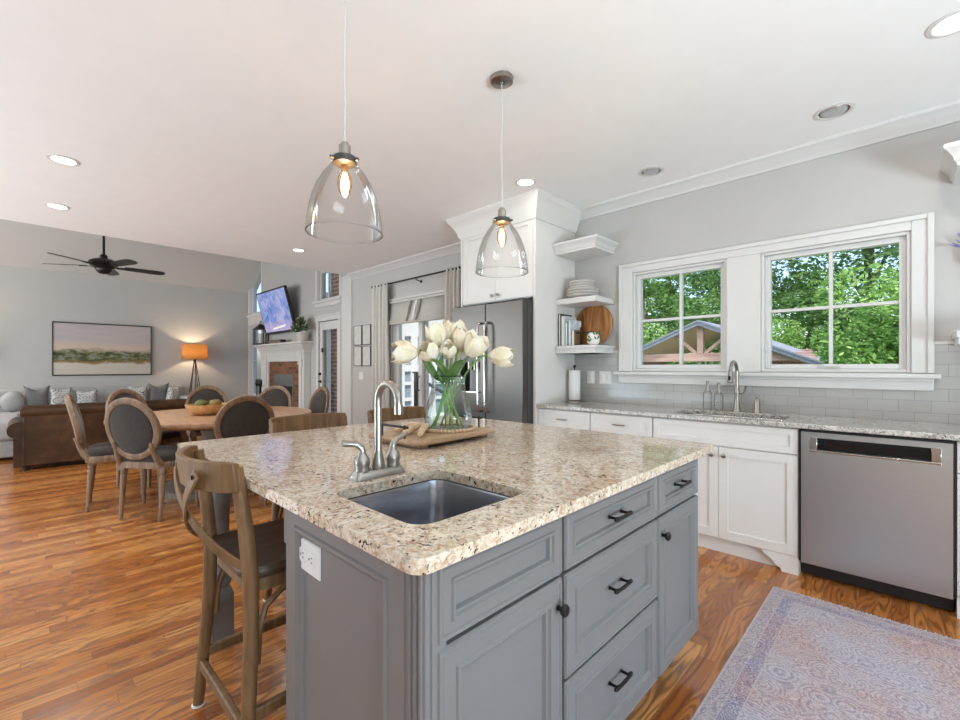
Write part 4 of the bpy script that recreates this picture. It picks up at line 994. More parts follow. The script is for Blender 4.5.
# ================================================================ PENDANTS AND CEILING LIGHTS
def point(parent, name, loc, power, col, r=0.03):
    d = bpy.data.lights.new(name, 'POINT'); d.energy = power; d.color = col; d.shadow_soft_size = r
    o = bpy.data.objects.new(name, d); COL.objects.link(o); o.parent = parent; o.location = Vector(loc)-OFF[parent.name]; return o
M['filament'] = emit('glowing_filament', (1.0,0.62,0.26), 60)
M['bulb'] = glassy('amber_bulb_glass', (0.95,0.60,0.30), (1.0,0.86,0.66), mx=0.6)
M['cord'] = plain('clear_lamp_cord', (0.60,0.60,0.60), 0.4)
def pendant(x, y, lab):
    t = thing('pendant_light', lab, 'pendant lamp', (x,y,CE), 'glass pendants over the island')
    T = Matrix.Translation((x,y,0))
    p = MB(); p.lathe([(0.060,CE-0.0005),(0.062,CE-0.006),(0.060,CE-0.024),(0.054,CE-0.028),(0.010,CE-0.028),(0.008,CE-0.034)], T, 28); p.build('canopy','nickel',t)
    zt = 2.085
    p = MB(); p.tube([(x,y,CE-0.03),(x+0.003,y,2.60),(x-0.003,y,2.40),(x+0.002,y,2.25),(x,y,zt)],0.0028,8); p.build('cord','cord',t)
    p = MB(); p.lathe([(0.005,zt+0.012),(0.014,zt+0.010),(0.016,zt),(0.022,zt-0.002),(0.022,zt-0.046),(0.016,zt-0.048)], T, 20); p.build('socket','nickel',t)
    p = MB(); p.lathe([(0.043,zt-0.046),(0.043,zt-0.070),(0.030,zt-0.074)], T, 24)
    for a in (0.5, 2.6, 4.7): p.cyl((x+0.042*math.cos(a),y+0.042*math.sin(a),zt-0.058),(x+0.058*math.cos(a),y+0.058*math.sin(a),zt-0.058),0.006,n=8)
    p.build('shade_holder','darkgrey',t)
    zb = 1.752
    p = MB(); p.lathe([(0.050,zt-0.044),(0.050,zt-0.074),(0.058,zt-0.086),(0.078,zt-0.112),(0.100,zt-0.150),(0.118,zt-0.195),(0.130,zt-0.245),(0.1365,zt-0.29),(0.1395,zb+0.01),(0.1405,zb),(0.137,zb),(0.1355,zb+0.012)], T, 40, False, False); p.build('glass_shade','shadeglass',t, ang=60)
    p = MB(); p.tube([(x+0.139*math.cos(2*PI*k/48),y+0.139*math.sin(2*PI*k/48),zb+0.001) for k in range(48)],0.0022,6,True); p.build('shade_rim','shadeglass',t)
    z0 = zt-0.074
    p = MB(); p.lathe([(0.013,z0),(0.013,z0-0.025),(0.025,z0-0.045),(0.027,z0-0.075),(0.020,z0-0.104),(0.009,z0-0.118),(0.001,z0-0.12)], T, 18, True, True); b = p.build('bulb','bulb',t)
    p = MB()
    for a in range(5):
        c0, c1 = 0.010*math.cos(a*1.256), 0.010*math.sin(a*1.256); p.tube([(x+c0*0.5,y+c1*0.5,z0-0.03),(x+c0*1.3,y+c1*1.3,z0-0.06),(x+c0,y+c1,z0-0.098)],0.0024,5)
    p.build('filament','filament',b)
    point(t,'pendant_glow',(x,y,z0-0.065),5,(1.0,0.72,0.42),0.02)
pendant(-1.531, 0.849, 'clear glass bell pendant lamp, nearer one at the left over the island')
pendant(-1.560, 1.780, 'clear glass bell pendant lamp with its canopy visible, in front of the fridge cabinet')
M['can_on'] = emit('lit_downlight', (1.0,0.97,0.92), 7)
M['lens_off'] = plain('unlit_reflector', (0.55,0.55,0.56), 0.25, 0.6)
def downlight(x, y, z, lab, on=True, power=16, r=0.075, grp=None):
    t = thing('recessed_light', lab, 'ceiling light', (x,y,z), grp)
    T = Matrix.Translation((x,y,0))
    p = MB(); p.lathe([(r+0.018,z-0.0005),(r+0.018,z-0.005),(r,z-0.008),(r-0.006,z-0.003),(r-0.006,z-0.0005)], T, 28); p.build('trim_ring','trim',t)
    if on:
        p = MB(); p.lathe([(r-0.007,z-0.004),(r-0.007,z-0.0052)], T, 28); p.build('lens','can_on',t)
        d = bpy.data.lights.new('downlight_beam','AREA'); d.shape='DISK'; d.size=2*r-0.02; d.energy=power*0.45; d.color=(1.0,0.95,0.88)
        o = bpy.data.objects.new('downlight_beam',d); COL.objects.link(o); o.parent=t; o.location=(0,0,-0.012)
    else:
        p = MB(); p.ball((x,y,z-0.001),r-0.012,r-0.012,0.022,18,8); e = p.build('eyeball','lens_off',t)
for x,y,lab,on,pw,r in ((-4.52,0.22,'lit recessed ceiling light over the open floor, upper one of the two at far left',True,46,0.075),
    (-5.86,0.24,'lit recessed ceiling light near the kitchen ceiling edge, lower one at far left',True,40,0.075),
    (-2.295,2.92,'lit recessed ceiling light close to the crown of the fridge cabinet',True,4,0.07),
    (-5.78,2.54,'lit recessed ceiling light seen below the nearer glass pendant',True,12,0.07),
    (0.146,2.90,'lit recessed ceiling light cut by the upper right corner of the photo',True,12,0.075),
    (-0.327,3.40,'unlit eyeball recessed light above the right kitchen window',False,0,0.08),
    (-1.46,3.44,'small unlit eyeball recessed light above the left kitchen window',False,0,0.075)):
    downlight(x,y,CE,lab,on,pw,r)

# ================================================================ TRAY, BEADS, VASE, TULIPS
def rot2(x,y,cx,cy,a): return (cx+x*math.cos(a)-y*math.sin(a), cy+x*math.sin(a)+y*math.cos(a))
tcx, tcy, ta = -1.592, 1.335, 0.06
tr = thing('wooden_tray', 'pale wooden serving tray with black end handles on the island', 'tray', (tcx,tcy,0.915))
def T4(x,y,z): return (*rot2(x,y,tcx,tcy,ta), z)
p = MB(); loop = rrect(-0.182,0.182,-0.25,0.25,0.035,5)
p.loft([[T4(x*0.98,y*0.985,0.933) for x,y in loop],[T4(x,y,0.938) for x,y in loop],[T4(x,y,0.948) for x,y in loop],[T4(x*0.985,y*0.99,0.952) for x,y in loop]]); p.build('board','traywood',tr,ang=50)
for y in (-0.19,0.19):
    p = MB(); c_ = [T4(a,b,0) for a,b in ((-0.15,y-0.02),(0.15,y-0.02),(0.15,y+0.02),(-0.15,y+0.02))]
    p.loft([[(q[0],q[1],0.9155) for q in c_],[(q[0],q[1],0.9335) for q in c_]]); p.build('foot','traywood',tr,bev=0.003)
for s in (-1,1):
    p = MB(); y = s*0.235
    for x in (-0.075,0.075):
        p.cyl(T4(x,y,0.951),T4(x,y,0.999),0.0045,n=8); p.ball(T4(x,y,1.0),0.0085,n=10,k=6)
    p.tube([T4(-0.095,y,1.0),T4(0.095,y,1.0)],0.0055,8); p.build('handle','black',tr)
VX, VY = -1.578, 1.415
# bead garland round the vase with a tassel
bg = thing('bead_garland', 'natural wooden bead garland with knotted tassel lying on the tray', 'bead garland', (VX,VY,0.952))
p = MB(); rb = 0.0088
for k in range(44):
    a = 2*PI*k/44; p.ball((VX+0.124*math.cos(a),VY+0.124*math.sin(a),0.9525+rb),rb,n=8,k=6)
p.build('beads','beadwood',bg)
def gp(dx,dy,z): return (VX+dx,VY+dy,z)
p = MB()
for (a0,b0),(a1,b1),(a2,b2),r_ in (((0.0,-0.130),(0.05,-0.20),(0.11,-0.26),0.014),((-0.02,-0.130),(-0.03,-0.20),(0.03,-0.27),0.015),((-0.06,-0.130),(-0.09,-0.20),(-0.06,-0.27),0.013)):
    p.tube([gp(a0,b0,0.985),gp((a0+a1)/2,(b0+b1)/2,0.983),gp(a1,b1,0.972),gp((a1+a2)/2,(b1+b2)/2,0.969),gp(a2,b2,0.967)],[r_*0.7,r_,r_*1.05,r_*0.95,r_*0.6],9)
p.build('tassel','beadwood',bg)
vs = thing('glass_vase', 'clear bell-shaped glass vase of water holding tulips on the tray', 'vase', (VX,VY,0.953))
T = Matrix.Translation((VX,VY,0)); z0=0.9535
p = MB(); p.lathe([(0.070,z0),(0.096,z0+0.006),(0.110,z0+0.030),(0.114,z0+0.060),(0.108,z0+0.100),(0.095,z0+0.145),(0.083,z0+0.185),(0.079,z0+0.215),(0.080,z0+0.240),(0.083,z0+0.254)], T, 40, True, False); p.build('glass','vaseglass',vs,ang=80)
p = MB(); p.tube([(VX+0.0835*math.cos(2*PI*k/40),VY+0.0835*math.sin(2*PI*k/40),z0+0.254) for k in range(40)],0.0024,6,True); p.build('rim','vaserim',vs)
M['water'] = glassy('water_surface',(0.55,0.68,0.62),(0.90,0.97,0.94),mx=0.8)
p = MB(); p.lathe([(0.0765,z0+0.222),(0.0765,z0+0.2232)], T, 40); p.build('water','water',vs)

def petal(p, base, ax, ang, L, R, openn, tipw=0.5, curl=0.0):
    fr = frame(base, ax); n=6; loops=[]
    rows=[]
    for i in range(8):
        v=i/7
        r=R*(math.sin(min(1,v*1.35+0.08)*PI*0.5)**0.8)*(1-0.30*max(0,v-0.55)*2*(1-openn)) + openn*R*0.55*max(0,v-0.5)*2
        hw=0.95
        if v>0.45: hw=0.95*math.sqrt(max(0,1-((v-0.45)/0.56)**2))
        row=[]
        for j in range(n+1):
            u=-1+2*j/n; a=ang+u*hw; rr_=r*(1+0.06*u*u)
            row.append(fr @ Vector((rr_*math.cos(a), rr_*math.sin(a), L*v*(1-0.05*u*u)+curl*v*v)))
        rows.append(row)
    vs_=[q for r_ in rows for q in r_]; fs=[]
    for i in range(7):
        for j in range(n): fs.append((i*(n+1)+j,i*(n+1)+j+1,(i+1)*(n+1)+j+1,(i+1)*(n+1)+j))
    p.add(vs_,fs)
rn = random.Random(21)
def tulip(head, ax, L, R, openn, foot, mid, lab, leaf=None):
    head=Vector(head); ax=Vector(ax).normalized()
    t = thing('tulip', lab, 'tulip', foot, 'ivory tulips in the vase')
    base = head-ax*L*0.5
    p = MB(); a0=rn.uniform(0,1)
    for k in range(3): petal(p,base,ax,a0+k*2.094,L*0.92,R*0.86,openn)
    for k in range(5): petal(p,base,ax,a0+0.6+k*1.257,L*rn.uniform(0.90,1.05),R,openn*rn.uniform(0.6,1.4))
    p.build('bloom','petal',t,solid=0.0012,ang=180)
    p = MB(); P=[Vector(q) for q in bez(foot, mid, base-ax*0.06, base+ax*0.002, 14)]
    p.tube(P,[0.0042]*12+[0.0046,0.005,0.0062],8); p.build('stem','stem',t)
    if leaf:
        for (b0,b1,b2,b3,w_) in leaf:
            q=MB(); C=bez(b0,b1,b2,b3,12); loops=[]
            for i,c in enumerate(C):
                v=i/12; w=w_*math.sin(PI*min(1,0.12+0.88*v))**0.7+0.0015; tg=(C[min(i+1,12)]-C[max(i-1,0)]).normalized()
                sd=tg.cross(Vector((F3[0],F3[1],0.25))).normalized(); nn=tg.cross(sd)
                loops.append([c-sd*w, c-sd*w*0.5-nn*w*0.22, c-nn*w*0.34, c+sd*w*0.5-nn*w*0.22, c+sd*w])
            q.loft(loops,False,False,False); q.build('leaf','leaf',t,solid=0.001,ang=180)
F3=(-0.6953,0.7187); R3=(0.7187,0.6953)
def rim(a, r=0.06): return (VX+r*math.cos(a),VY+r*math.sin(a),1.195)
def ft(a, r=0.06): return (VX+r*math.cos(a),VY+r*math.sin(a),0.962)
rgt=Vector((R3[0],R3[1],0)); cam_=Vector((-F3[0],-F3[1],0)); up=Vector((0,0,1))
def near(k): return VX+rgt.x*k[0]+cam_.x*k[1], VY+rgt.y*k[0]+cam_.y*k[1], k[2]
def V3(r_,c_,u_): return rgt*r_+cam_*c_+up*u_
tl = [ # head offset (right, toward camera, z), axis(right, cam, up), L, R, open, foot(right,cam), neck(right,cam)
 ((-0.195,0.075,1.318),(-1.0,0.25,0.05),0.105,0.046,0.10,(0.05,0.0),(-0.05,0.03),'large ivory tulip leaning left, outermost on the left of the vase'),
 ((-0.085,0.045,1.318),(-0.55,0.5,0.75),0.085,0.040,0.20,(0.02,0.04),(-0.035,0.04),'ivory tulip tucked right behind the leftmost leaning tulip'),
 ((-0.055,0.0,1.400),(-0.30,0.1,1.0),0.100,0.043,0.10,(-0.01,-0.03),(-0.03,0.0),'ivory tulip upright at the top left of the bunch'),
 ((0.02,-0.04,1.415),(0.05,0.1,1.0),0.105,0.045,0.25,(-0.05,-0.02),(0.0,-0.03),'fully opened ivory tulip at the very top of the bunch'),
 ((0.068,0.01,1.385),(0.35,0.1,1.0),0.095,0.042,0.15,(-0.045,0.02),(0.02,0.02),'ivory tulip just right of the topmost bloom'),
 ((0.125,0.055,1.345),(0.55,0.3,0.85),0.100,0.045,0.32,(-0.055,0.035),(0.04,0.045),'open ivory tulip at the right of the bunch, tips spread'),
 ((0.247,0.085,1.298),(1.0,0.25,-0.12),0.100,0.040,0.05,(-0.03,-0.04),(0.055,0.03),'single ivory tulip drooping far right, in front of the fridge door'),
 ((0.0,0.03,1.325),(0.1,0.5,0.8),0.075,0.034,0.1,(0.03,-0.04),(0.0,0.03),'small ivory tulip low in the middle of the bunch'),
 ((0.045,-0.05,1.335),(0.2,-0.2,1.0),0.075,0.033,0.1,(0.0,-0.06),(0.02,-0.04),'half-hidden ivory tulip at the back of the bunch'),
]
leaves = {
 0:[(near((0.0,0.055,1.19)),near((-0.05,0.05,1.18)),near((-0.10,0.05,1.26)),near((-0.130,0.05,1.335)),0.015)],
 2:[(near((-0.02,0.055,1.19)),near((-0.04,0.06,1.2)),near((-0.035,0.06,1.26)),near((-0.02,0.07,1.315)),0.015)],
 4:[(near((0.0,0.06,1.19)),near((0.02,0.06,1.2)),near((0.05,0.06,1.25)),near((0.10,0.06,1.30)),0.014)],
 5:[(near((-0.02,0.055,1.19)),near((0.02,0.07,1.20)),near((0.03,0.10,1.29)),near((0.085,0.10,1.275)),0.014)],
 7:[(near((0.01,0.055,1.19)),near((-0.01,0.07,1.22)),near((-0.02,0.11,1.27)),near((-0.07,0.09,1.285)),0.014)]}
for k,(hd,axx,L,R_,op,f_,nk,lab) in enumerate(tl):
    foot_=near((f_[0]*1.45,f_[1]*1.35,0.962)); nk_=near((nk[0],nk[1],1.20))
    tulip(near(hd),V3(*axx),L*1.18,R_*1.20,op,foot_,nk_,lab,leaves.get(k))

# ================================================================ COUNTER STOOLS
def make_stool(lab):
    t = thing('counter_stool', lab, 'stool', (0,0,0), 'cross-back oak counter stools')
    p = MB(); lo = rrect(-0.205,0.205,-0.165,0.225,0.075,6)
    p.loft([[(x*0.96,y*0.96,0.592) for x,y in lo],[(x,y,0.602) for x,y in lo],[(x,y,0.620) for x,y in lo],[(x*0.97,y*0.97,0.630) for x,y in lo],[(x*0.80,y*0.80,0.624) for x,y in lo],[(x*0.4,y*0.4,0.618) for x,y in lo]])
    p.build('seat','stoolseat',t,ang=60)
    p = MB(); a_=rrect(-0.188,0.188,-0.145,0.205,0.065,6); b_=rrect(-0.166,0.166,-0.122,0.182,0.05,6)
    p.loft([[(x,y,0.548) for x,y in a_],[(x,y,0.5925) for x,y in a_],[(x,y,0.5925) for x,y in b_],[(x,y,0.548) for x,y in b_],[(x,y,0.548) for x,y in a_]],False,False); p.build('apron','stoolwood',t,ang=50)
    for s in (-1,1):
        p = MB(); p.tube([(s*0.246,-0.176,0.003),(s*0.230,-0.162,0.20),(s*0.214,-0.148,0.42),(s*0.205,-0.146,0.60),(s*0.204,-0.160,0.76),(s*0.206,-0.188,0.95)],[0.018,0.0205,0.0225,0.0235,0.0225,0.0195],12)
        l_ = p.build('rear_post','stoolwood',t)
        g = MB(); g.lathe([(0.019,0),(0.022,0.001),(0.022,0.006),(0.019,0.007)],Matrix.Translation((s*0.246,-0.176,0)),16); g.build('glide','plastic',l_)
        p = MB(); p.tube([(s*0.228,0.225,0.003),(s*0.208,0.205,0.25),(s*0.179,0.178,0.55)],[0.017,0.0195,0.0215],12); l_ = p.build('front_leg','stoolwood',t)
        g = MB(); g.lathe([(0.018,0),(0.021,0.001),(0.021,0.006),(0.018,0.007)],Matrix.Translation((s*0.228,0.225,0)),16); g.build('glide','plastic',l_)
        p = MB(); p.box(s*0.222-0.011,s*0.222+0.011,-0.15,0.205,0.185,0.220); p.build('side_stretcher','stoolwood',t,bev=0.005)
        p = MB(); p.tube([(s*0.206,-0.128,0.34),(s*0.203,-0.121,0.44),(s*0.199,-0.10,0.505),(s*0.194,-0.05,0.538),(s*0.188,0.03,0.543)],0.0105,8); p.build('bracket','stoolwood',t)
        p = MB(); p.tube([(s*0.192,0.165,0.34),(s*0.189,0.152,0.44),(s*0.186,0.134,0.505),(s*0.184,0.10,0.538),(s*0.182,0.05,0.543)],0.0105,8); p.build('bracket','stoolwood',t)
    p = MB(); p.box(-0.232,0.232,-0.178,-0.156,0.140,0.178); p.build('rear_stretcher','stoolwood',t,bev=0.005)
    p = MB(); p.box(-0.210,0.210,0.196,0.218,0.215,0.252); p.build('foot_rest','stoolwood',t,bev=0.005)
    # crest rail, bowed to the back
    p = MB(); n=18; loops=[]
    for i in range(n+1):
        u=-1+2*i/n; x=0.226*u; y=-0.182-0.086*(1-u*u)**0.9
        nn=Vector((0.42*u,-1.0,0)).normalized(); c=Vector((x,y,0)); hh=0.004 if abs(u)>0.9 else 0.0
        zl,zh=0.878+hh,0.970-hh; lean=0.012
        loops.append([c+nn*0.0115+Vector((0,0,zl)), c-nn*0.0115+Vector((0,0,zl)), c-nn*0.0115+Vector((0,-lean,zh)), c+nn*0.0115+Vector((0,-lean,zh))])
    p.loft(loops); p.build('crest_rail','stoolwood',t,bev=0.004)
    for s in (-1,1):
        p = MB(); P=bez((s*0.135,-0.270,0.935),(s*0.07,-0.302,0.83),(-s*0.08,-0.262,0.715),(-s*0.198,-0.168,0.645),14)
        p.strip([q+Vector((0,-0.004*s,0)) for q in P],0.036,0.008,(0.6*s,0,-0.8)); st_=p.build('cross_strap','stoolwood',t,bev=0.002)
        p = MB(); p.lathe([(0.008,0),(0.006,0.004)],frame((s*0.128,-0.2785-0.004*s,0.925),(0,-1,0)),10); p.build('rivet','bronze',st_)
    return t
stool = make_stool('weathered oak cross-back stool in the foreground, tucked under the overhang beside the grey leg')
s2 = copy_tree(stool,(-2.30,1.165,0),-PI/2,'weathered oak stool whose top rail shows behind the worktop, left of the faucet spout')
s3 = copy_tree(stool,(-2.30,1.775,0),-PI/2,'weathered oak stool behind the tray, its top rail showing right of the faucet spout')
stool.location=(-1.645,0.632,0)

# ================================================================ DINING SET
DC=(-5.22,1.44)
dt = thing('dining_table','round honey-wood pedestal dining table ringed by oval-back chairs','dining table',(DC[0],DC[1],0))
T=Matrix.Translation((DC[0],DC[1],0)); TR=0.92
p=MB(); p.lathe([(TR-0.03,0.705),(TR-0.012,0.712),(TR,0.725),(TR,0.752),(TR-0.006,0.760)],T,72); p.build('tabletop','tablewood',dt,ang=50)
p=MB(); p.lathe([(0.50,0.0),(0.50,0.05),(0.46,0.075),(0.20,0.11),(0.15,0.16),(0.17,0.22),(0.21,0.30),(0.20,0.42),(0.14,0.52),(0.16,0.60),(0.30,0.66),(0.34,0.7045)],T,40); p.build('pedestal','tablebase',dt,ang=50)
def make_chair(lab):
    t=thing('dining_chair',lab,'chair',(0,0,0),'oval-back dining chairs')
    lo=rrect(-0.228,0.228,-0.215,0.235,0.09,7)
    p=MB(); p.loft([[(x,y,0.425) for x,y in lo],[(x*1.01,y*1.01,0.44) for x,y in lo],[(x*1.01,y*1.01,0.468) for x,y in lo],[(x*0.985,y*0.985,0.478) for x,y in lo]]); p.build('seat_frame','chairwood',t,ang=50)
    p=MB(); p.loft([[(x*0.97,y*0.97,0.4785) for x,y in lo],[(x*0.975,y*0.975,0.505) for x,y in lo],[(x*0.93,y*0.93,0.528) for x,y in lo],[(x*0.75,y*0.75,0.542) for x,y in lo],[(x*0.35,y*0.35,0.547) for x,y in lo]]); p.build('seat_cushion','chairfab',t,ang=70)
    for x,y in ((-0.180,-0.170),(0.180,-0.170),(-0.185,0.190),(0.185,0.190)):
        p=MB(); k=-0.03 if y<0 else 0.0
        fr=axes((x,y+k,0),(1,0,0),(0,1,0),(0,-k/0.42,1))
        p.lathe([(0.011,0.001),(0.015,0.012),(0.012,0.028),(0.017,0.040),(0.013,0.050),(0.0155,0.10),(0.023,0.34),(0.024,0.36),(0.018,0.372),(0.026,0.382),(0.026,0.392),(0.020,0.400),(0.024,0.405)],fr,14); p.box(-0.027,0.027,-0.027,0.027,0.404,0.470,fr); p.build('leg','chairwood',t,ang=45)
    # oval back, leaning
    cz,hw,hh=0.757,0.216,0.228; lean=0.20
    def bp(a,kx=1.0,kz=1.0,d=0.0):
        z=cz+hh*kz*math.sin(a); y=-0.235-(z-0.48)*lean-d; return Vector((hw*kx*math.cos(a),y+0.02*(math.cos(a)*kx)**2,z))
    p=MB(); n=48; loops=[]
    for i in range(n):
        a=2*PI*i/n; o_=bp(a,1.10,1.10); c=bp(a); q=bp(a,0.90,0.90); out=(o_-q).normalized(); nb=Vector((0,-1,-lean)).normalized()
        loops.append([q+nb*0.012,c+nb*0.022,o_+nb*0.014,o_-nb*0.014,c-nb*0.022,q-nb*0.012])
    loops.append(loops[0]); p.loft(loops,False,False); p.build('back_frame','chairwood',t,ang=60)
    p=MB(); loops=[]
    for d,k in ((-0.030,0.05),(-0.028,0.45),(-0.018,0.80),(-0.006,0.90),(0.006,0.90),(0.013,0.80),(0.017,0.45),(0.018,0.05)):
        loops.append([bp(2*PI*i/32,k,k,d) for i in range(32)])
    p.loft(loops); p.build('back_pad','chairfab',t,ang=70)
    for s in (-1,1):
        p=MB(); p.tube([(s*0.182,-0.188,0.455),(s*0.178,-0.222,0.50),(s*0.168,-0.244,0.55),(s*0.160,-0.260,0.60),(s*0.168,-0.275,0.645)],[0.026,0.024,0.020,0.019,0.017],10); p.build('back_post','chairwood',t)
    return t
ch=make_chair('oval-back dining chair')
spots=[ # centre of the oval back, facing, label
 (-4.45,0.605,(-0.60,0.80),'oval-back dining chair in the left foreground of the table, seen squarely from behind'),
 (-5.28,0.33,(0.13,0.99),'oval-back dining chair seen edge-on in front of the brown leather sofa'),
 (-4.095,1.345,None,'oval-back dining chair just beyond the left corner of the island, right of the fruit bowl'),
 (-5.22,2.56,None,'oval-back dining chair turned sideways, nearest the glazed living room door'),
 (-5.94,2.30,None,'oval-back dining chair on the far side, in front of the fireplace'),
 (-6.60,1.69,None,'oval-back dining chair on the far side, behind the fruit bowl'),
 (-6.14,0.80,None,'oval-back dining chair on the far side, half hidden by the nearest left chair'),
]
first=None
for i,(x,y,fd,lab) in enumerate(spots):
    d_=Vector(fd) if fd else Vector((DC[0]-x,DC[1]-y)); d_.normalize()
    rz=math.atan2(d_.y,d_.x)-PI/2; loc=(x+d_.x*0.29,y+d_.y*0.29,0)
    if i==0: ch['label']=lab; first=(loc,rz)
    else: copy_tree(ch,loc,rz,lab)
ch.location=first[0]; ch.rotation_euler=(0,0,first[1])

# fruit bowl
bx,by=-5.20,1.33
p=MB(); p.lathe([(0.085,0.7605),(0.10,0.766),(0.155,0.80),(0.185,0.845),(0.192,0.868),(0.184,0.868),(0.172,0.84),(0.14,0.800),(0.06,0.782)],Matrix.Translation((bx,by,0)),36)
tag(p.build('fruit_bowl','bowlwood',ang=50),'turned pale wooden bowl of pears on the dining table','bowl')
M['pear']=plain('green_pear',(0.13,0.13,0.025),0.5,vary=0.35,vscale=18); M['pear2']=plain('olive_brown_pear',(0.24,0.15,0.04),0.5,vary=0.35,vscale=18)
M['stalk']=plain('fruit_stalk',(0.05,0.03,0.015),0.8)
for k,(dx,dy,dz,m_,a,lab) in enumerate(((-0.085,-0.03,0.868,'pear',0.6,'dark green pear at the left of the wooden bowl'),(0.02,-0.055,0.870,'pear',1.8,'green pear at the front of the wooden bowl'),(0.06,0.055,0.872,'pear2',2.6,'olive brown pear at the right of the wooden bowl'),(-0.03,0.085,0.868,'pear2',4.2,'olive brown pear at the back of the wooden bowl'))):
    t=thing('pear',lab,'fruit',(bx+dx,by+dy,dz-0.04))
    axd=Vector((math.cos(a),math.sin(a),0.22)); fr=frame((bx+dx,by+dy,dz)-axd*0.045 if False else Vector((bx+dx,by+dy,dz))-axd*0.045,axd)
    p=MB(); p.lathe([(0.008,-0.012),(0.034,-0.002),(0.047,0.025),(0.045,0.050),(0.032,0.080),(0.022,0.102),(0.012,0.115)],fr,18); p.build('flesh',m_,t,ang=180)
    p=MB(); p.tube([fr@Vector((0,0,0.113)),fr@Vector((0.004,0,0.128)),fr@Vector((0.010,0,0.138))],0.0025,6); p.build('stalk','stalk',t)

# ================================================================ LIVING ROOM
# leather sofa with its back to the kitchen
SX=-7.60
sf=thing('leather_sofa','dark brown leather sofa with rolled arms, its back towards the kitchen','sofa',(SX-0.45,0.85,0))
p=MB(); p.box(SX-0.92,SX-0.02,0.0,1.72,0.05,0.42); p.build('base','leather',sf,bev=0.02,seg=3)
p=MB(); p.box(SX-0.16,SX,0.02,1.70,0.06,0.70); p.build('back_panel','leather',sf,bev=0.012,seg=3)
p=MB(); p.box(SX+0.0,SX+0.006,0.565,0.573,0.08,0.69); p.box(SX,SX+0.006,1.148,1.156,0.08,0.69); p.tube([(SX+0.001,0.03,0.694),(SX+0.001,1.69,0.694)],0.007,8); p.tube([(SX+0.001,0.028,0.07),(SX+0.001,0.028,0.69)],0.006,8); p.build('piping','leather',sf)
p=MB(); lo=[(SX-0.27,0.64),(SX-0.02,0.64),(SX+0.015,0.67),(SX+0.02,0.72),(SX-0.01,0.765),(SX-0.08,0.785),(SX-0.20,0.775),(SX-0.27,0.73)]
p.loft([[(x,y,0.7+(z-0.7)*k) for x,z in lo] for y,k in ((-0.01,0.6),(0.02,0.95),(0.06,1.0),(1.66,1.0),(1.70,0.95),(1.73,0.6))]); p.build('back_roll','leather',sf,ang=70)
for s,y0 in ((-1,0.035),(1,1.72)):
    pr=[(0.0,0.05),(0.0,0.56)]+[(0.055+0.10*math.cos(a),0.49+0.10*math.sin(a)) for a in [PI*0.80-PI*1.30*i/16 for i in range(17)]]+[(0.10,0.38),(0.10,0.05)]
    p=MB(); p.loft([[(x,y0+s*a,b) for a,b in pr] for x in (SX-0.92,SX-0.03)]); p.build('arm','leather',sf,ang=50)
for k in range(2):
    p=MB(); y0=0.02+k*0.84; p.box(SX-0.92,SX-0.24,y0,y0+0.83,0.42,0.55); p.build('seat_cushion','leather',sf,bev=0.04,seg=4)
    p=MB(); p.box(SX-0.42,SX-0.18,y0,y0+0.83,0.55,0.74); p.build('back_cushion','leather',sf,bev=0.05,seg=4)
for x in (SX-0.06,SX-0.88):
    for y in (0.04,1.68):
        p=MB(); p.lathe([(0.025,0.0),(0.04,0.05)],Matrix.Translation((x,y,0)),12); p.build('foot','blackplastic',sf)

# pale sectional along the end wall
GX=LX+0.03
gs=thing('grey_sectional','pale grey sectional sofa with chaise along the end wall under the painting','sofa',(LX+0.5,0.6,0))
p=MB(); p.box(GX+0.02,GX+1.0,-1.30,2.48,0.04,0.26); p.box(GX+1.0,-8.64,-1.30,0.0,0.04,0.26); p.build('base','greyfab',gs,bev=0.02,seg=3)
p=MB(); p.box(GX,GX+0.24,-1.3,2.48,0.262,0.86); p.build('back','greyfab',gs,bev=0.05,seg=4)
for k in range(4):
    y0=-1.28+k*0.90; p=MB(); p.box(GX+0.25,GX+1.02 if k>1 or k==1 else GX+1.02,y0,y0+0.89,0.262,0.47); p.build('seat_cushion','greyfab',gs,bev=0.04,seg=4)
p=MB(); p.box(GX+1.04,-8.62,-1.28,-0.01,0.262,0.50); p.build('chaise_cushion','greyfab',gs,bev=0.05,seg=4)
p=MB(); p.box(GX+0.25,GX+1.0,2.33,2.50,0.262,0.64); p.build('arm','greyfab',gs,bev=0.05,seg=4)
p=MB(); p.box(GX+0.25,-8.7,-1.47,-1.30,0.04,0.80); p.build('arm','greyfab',gs,bev=0.05,seg=4)
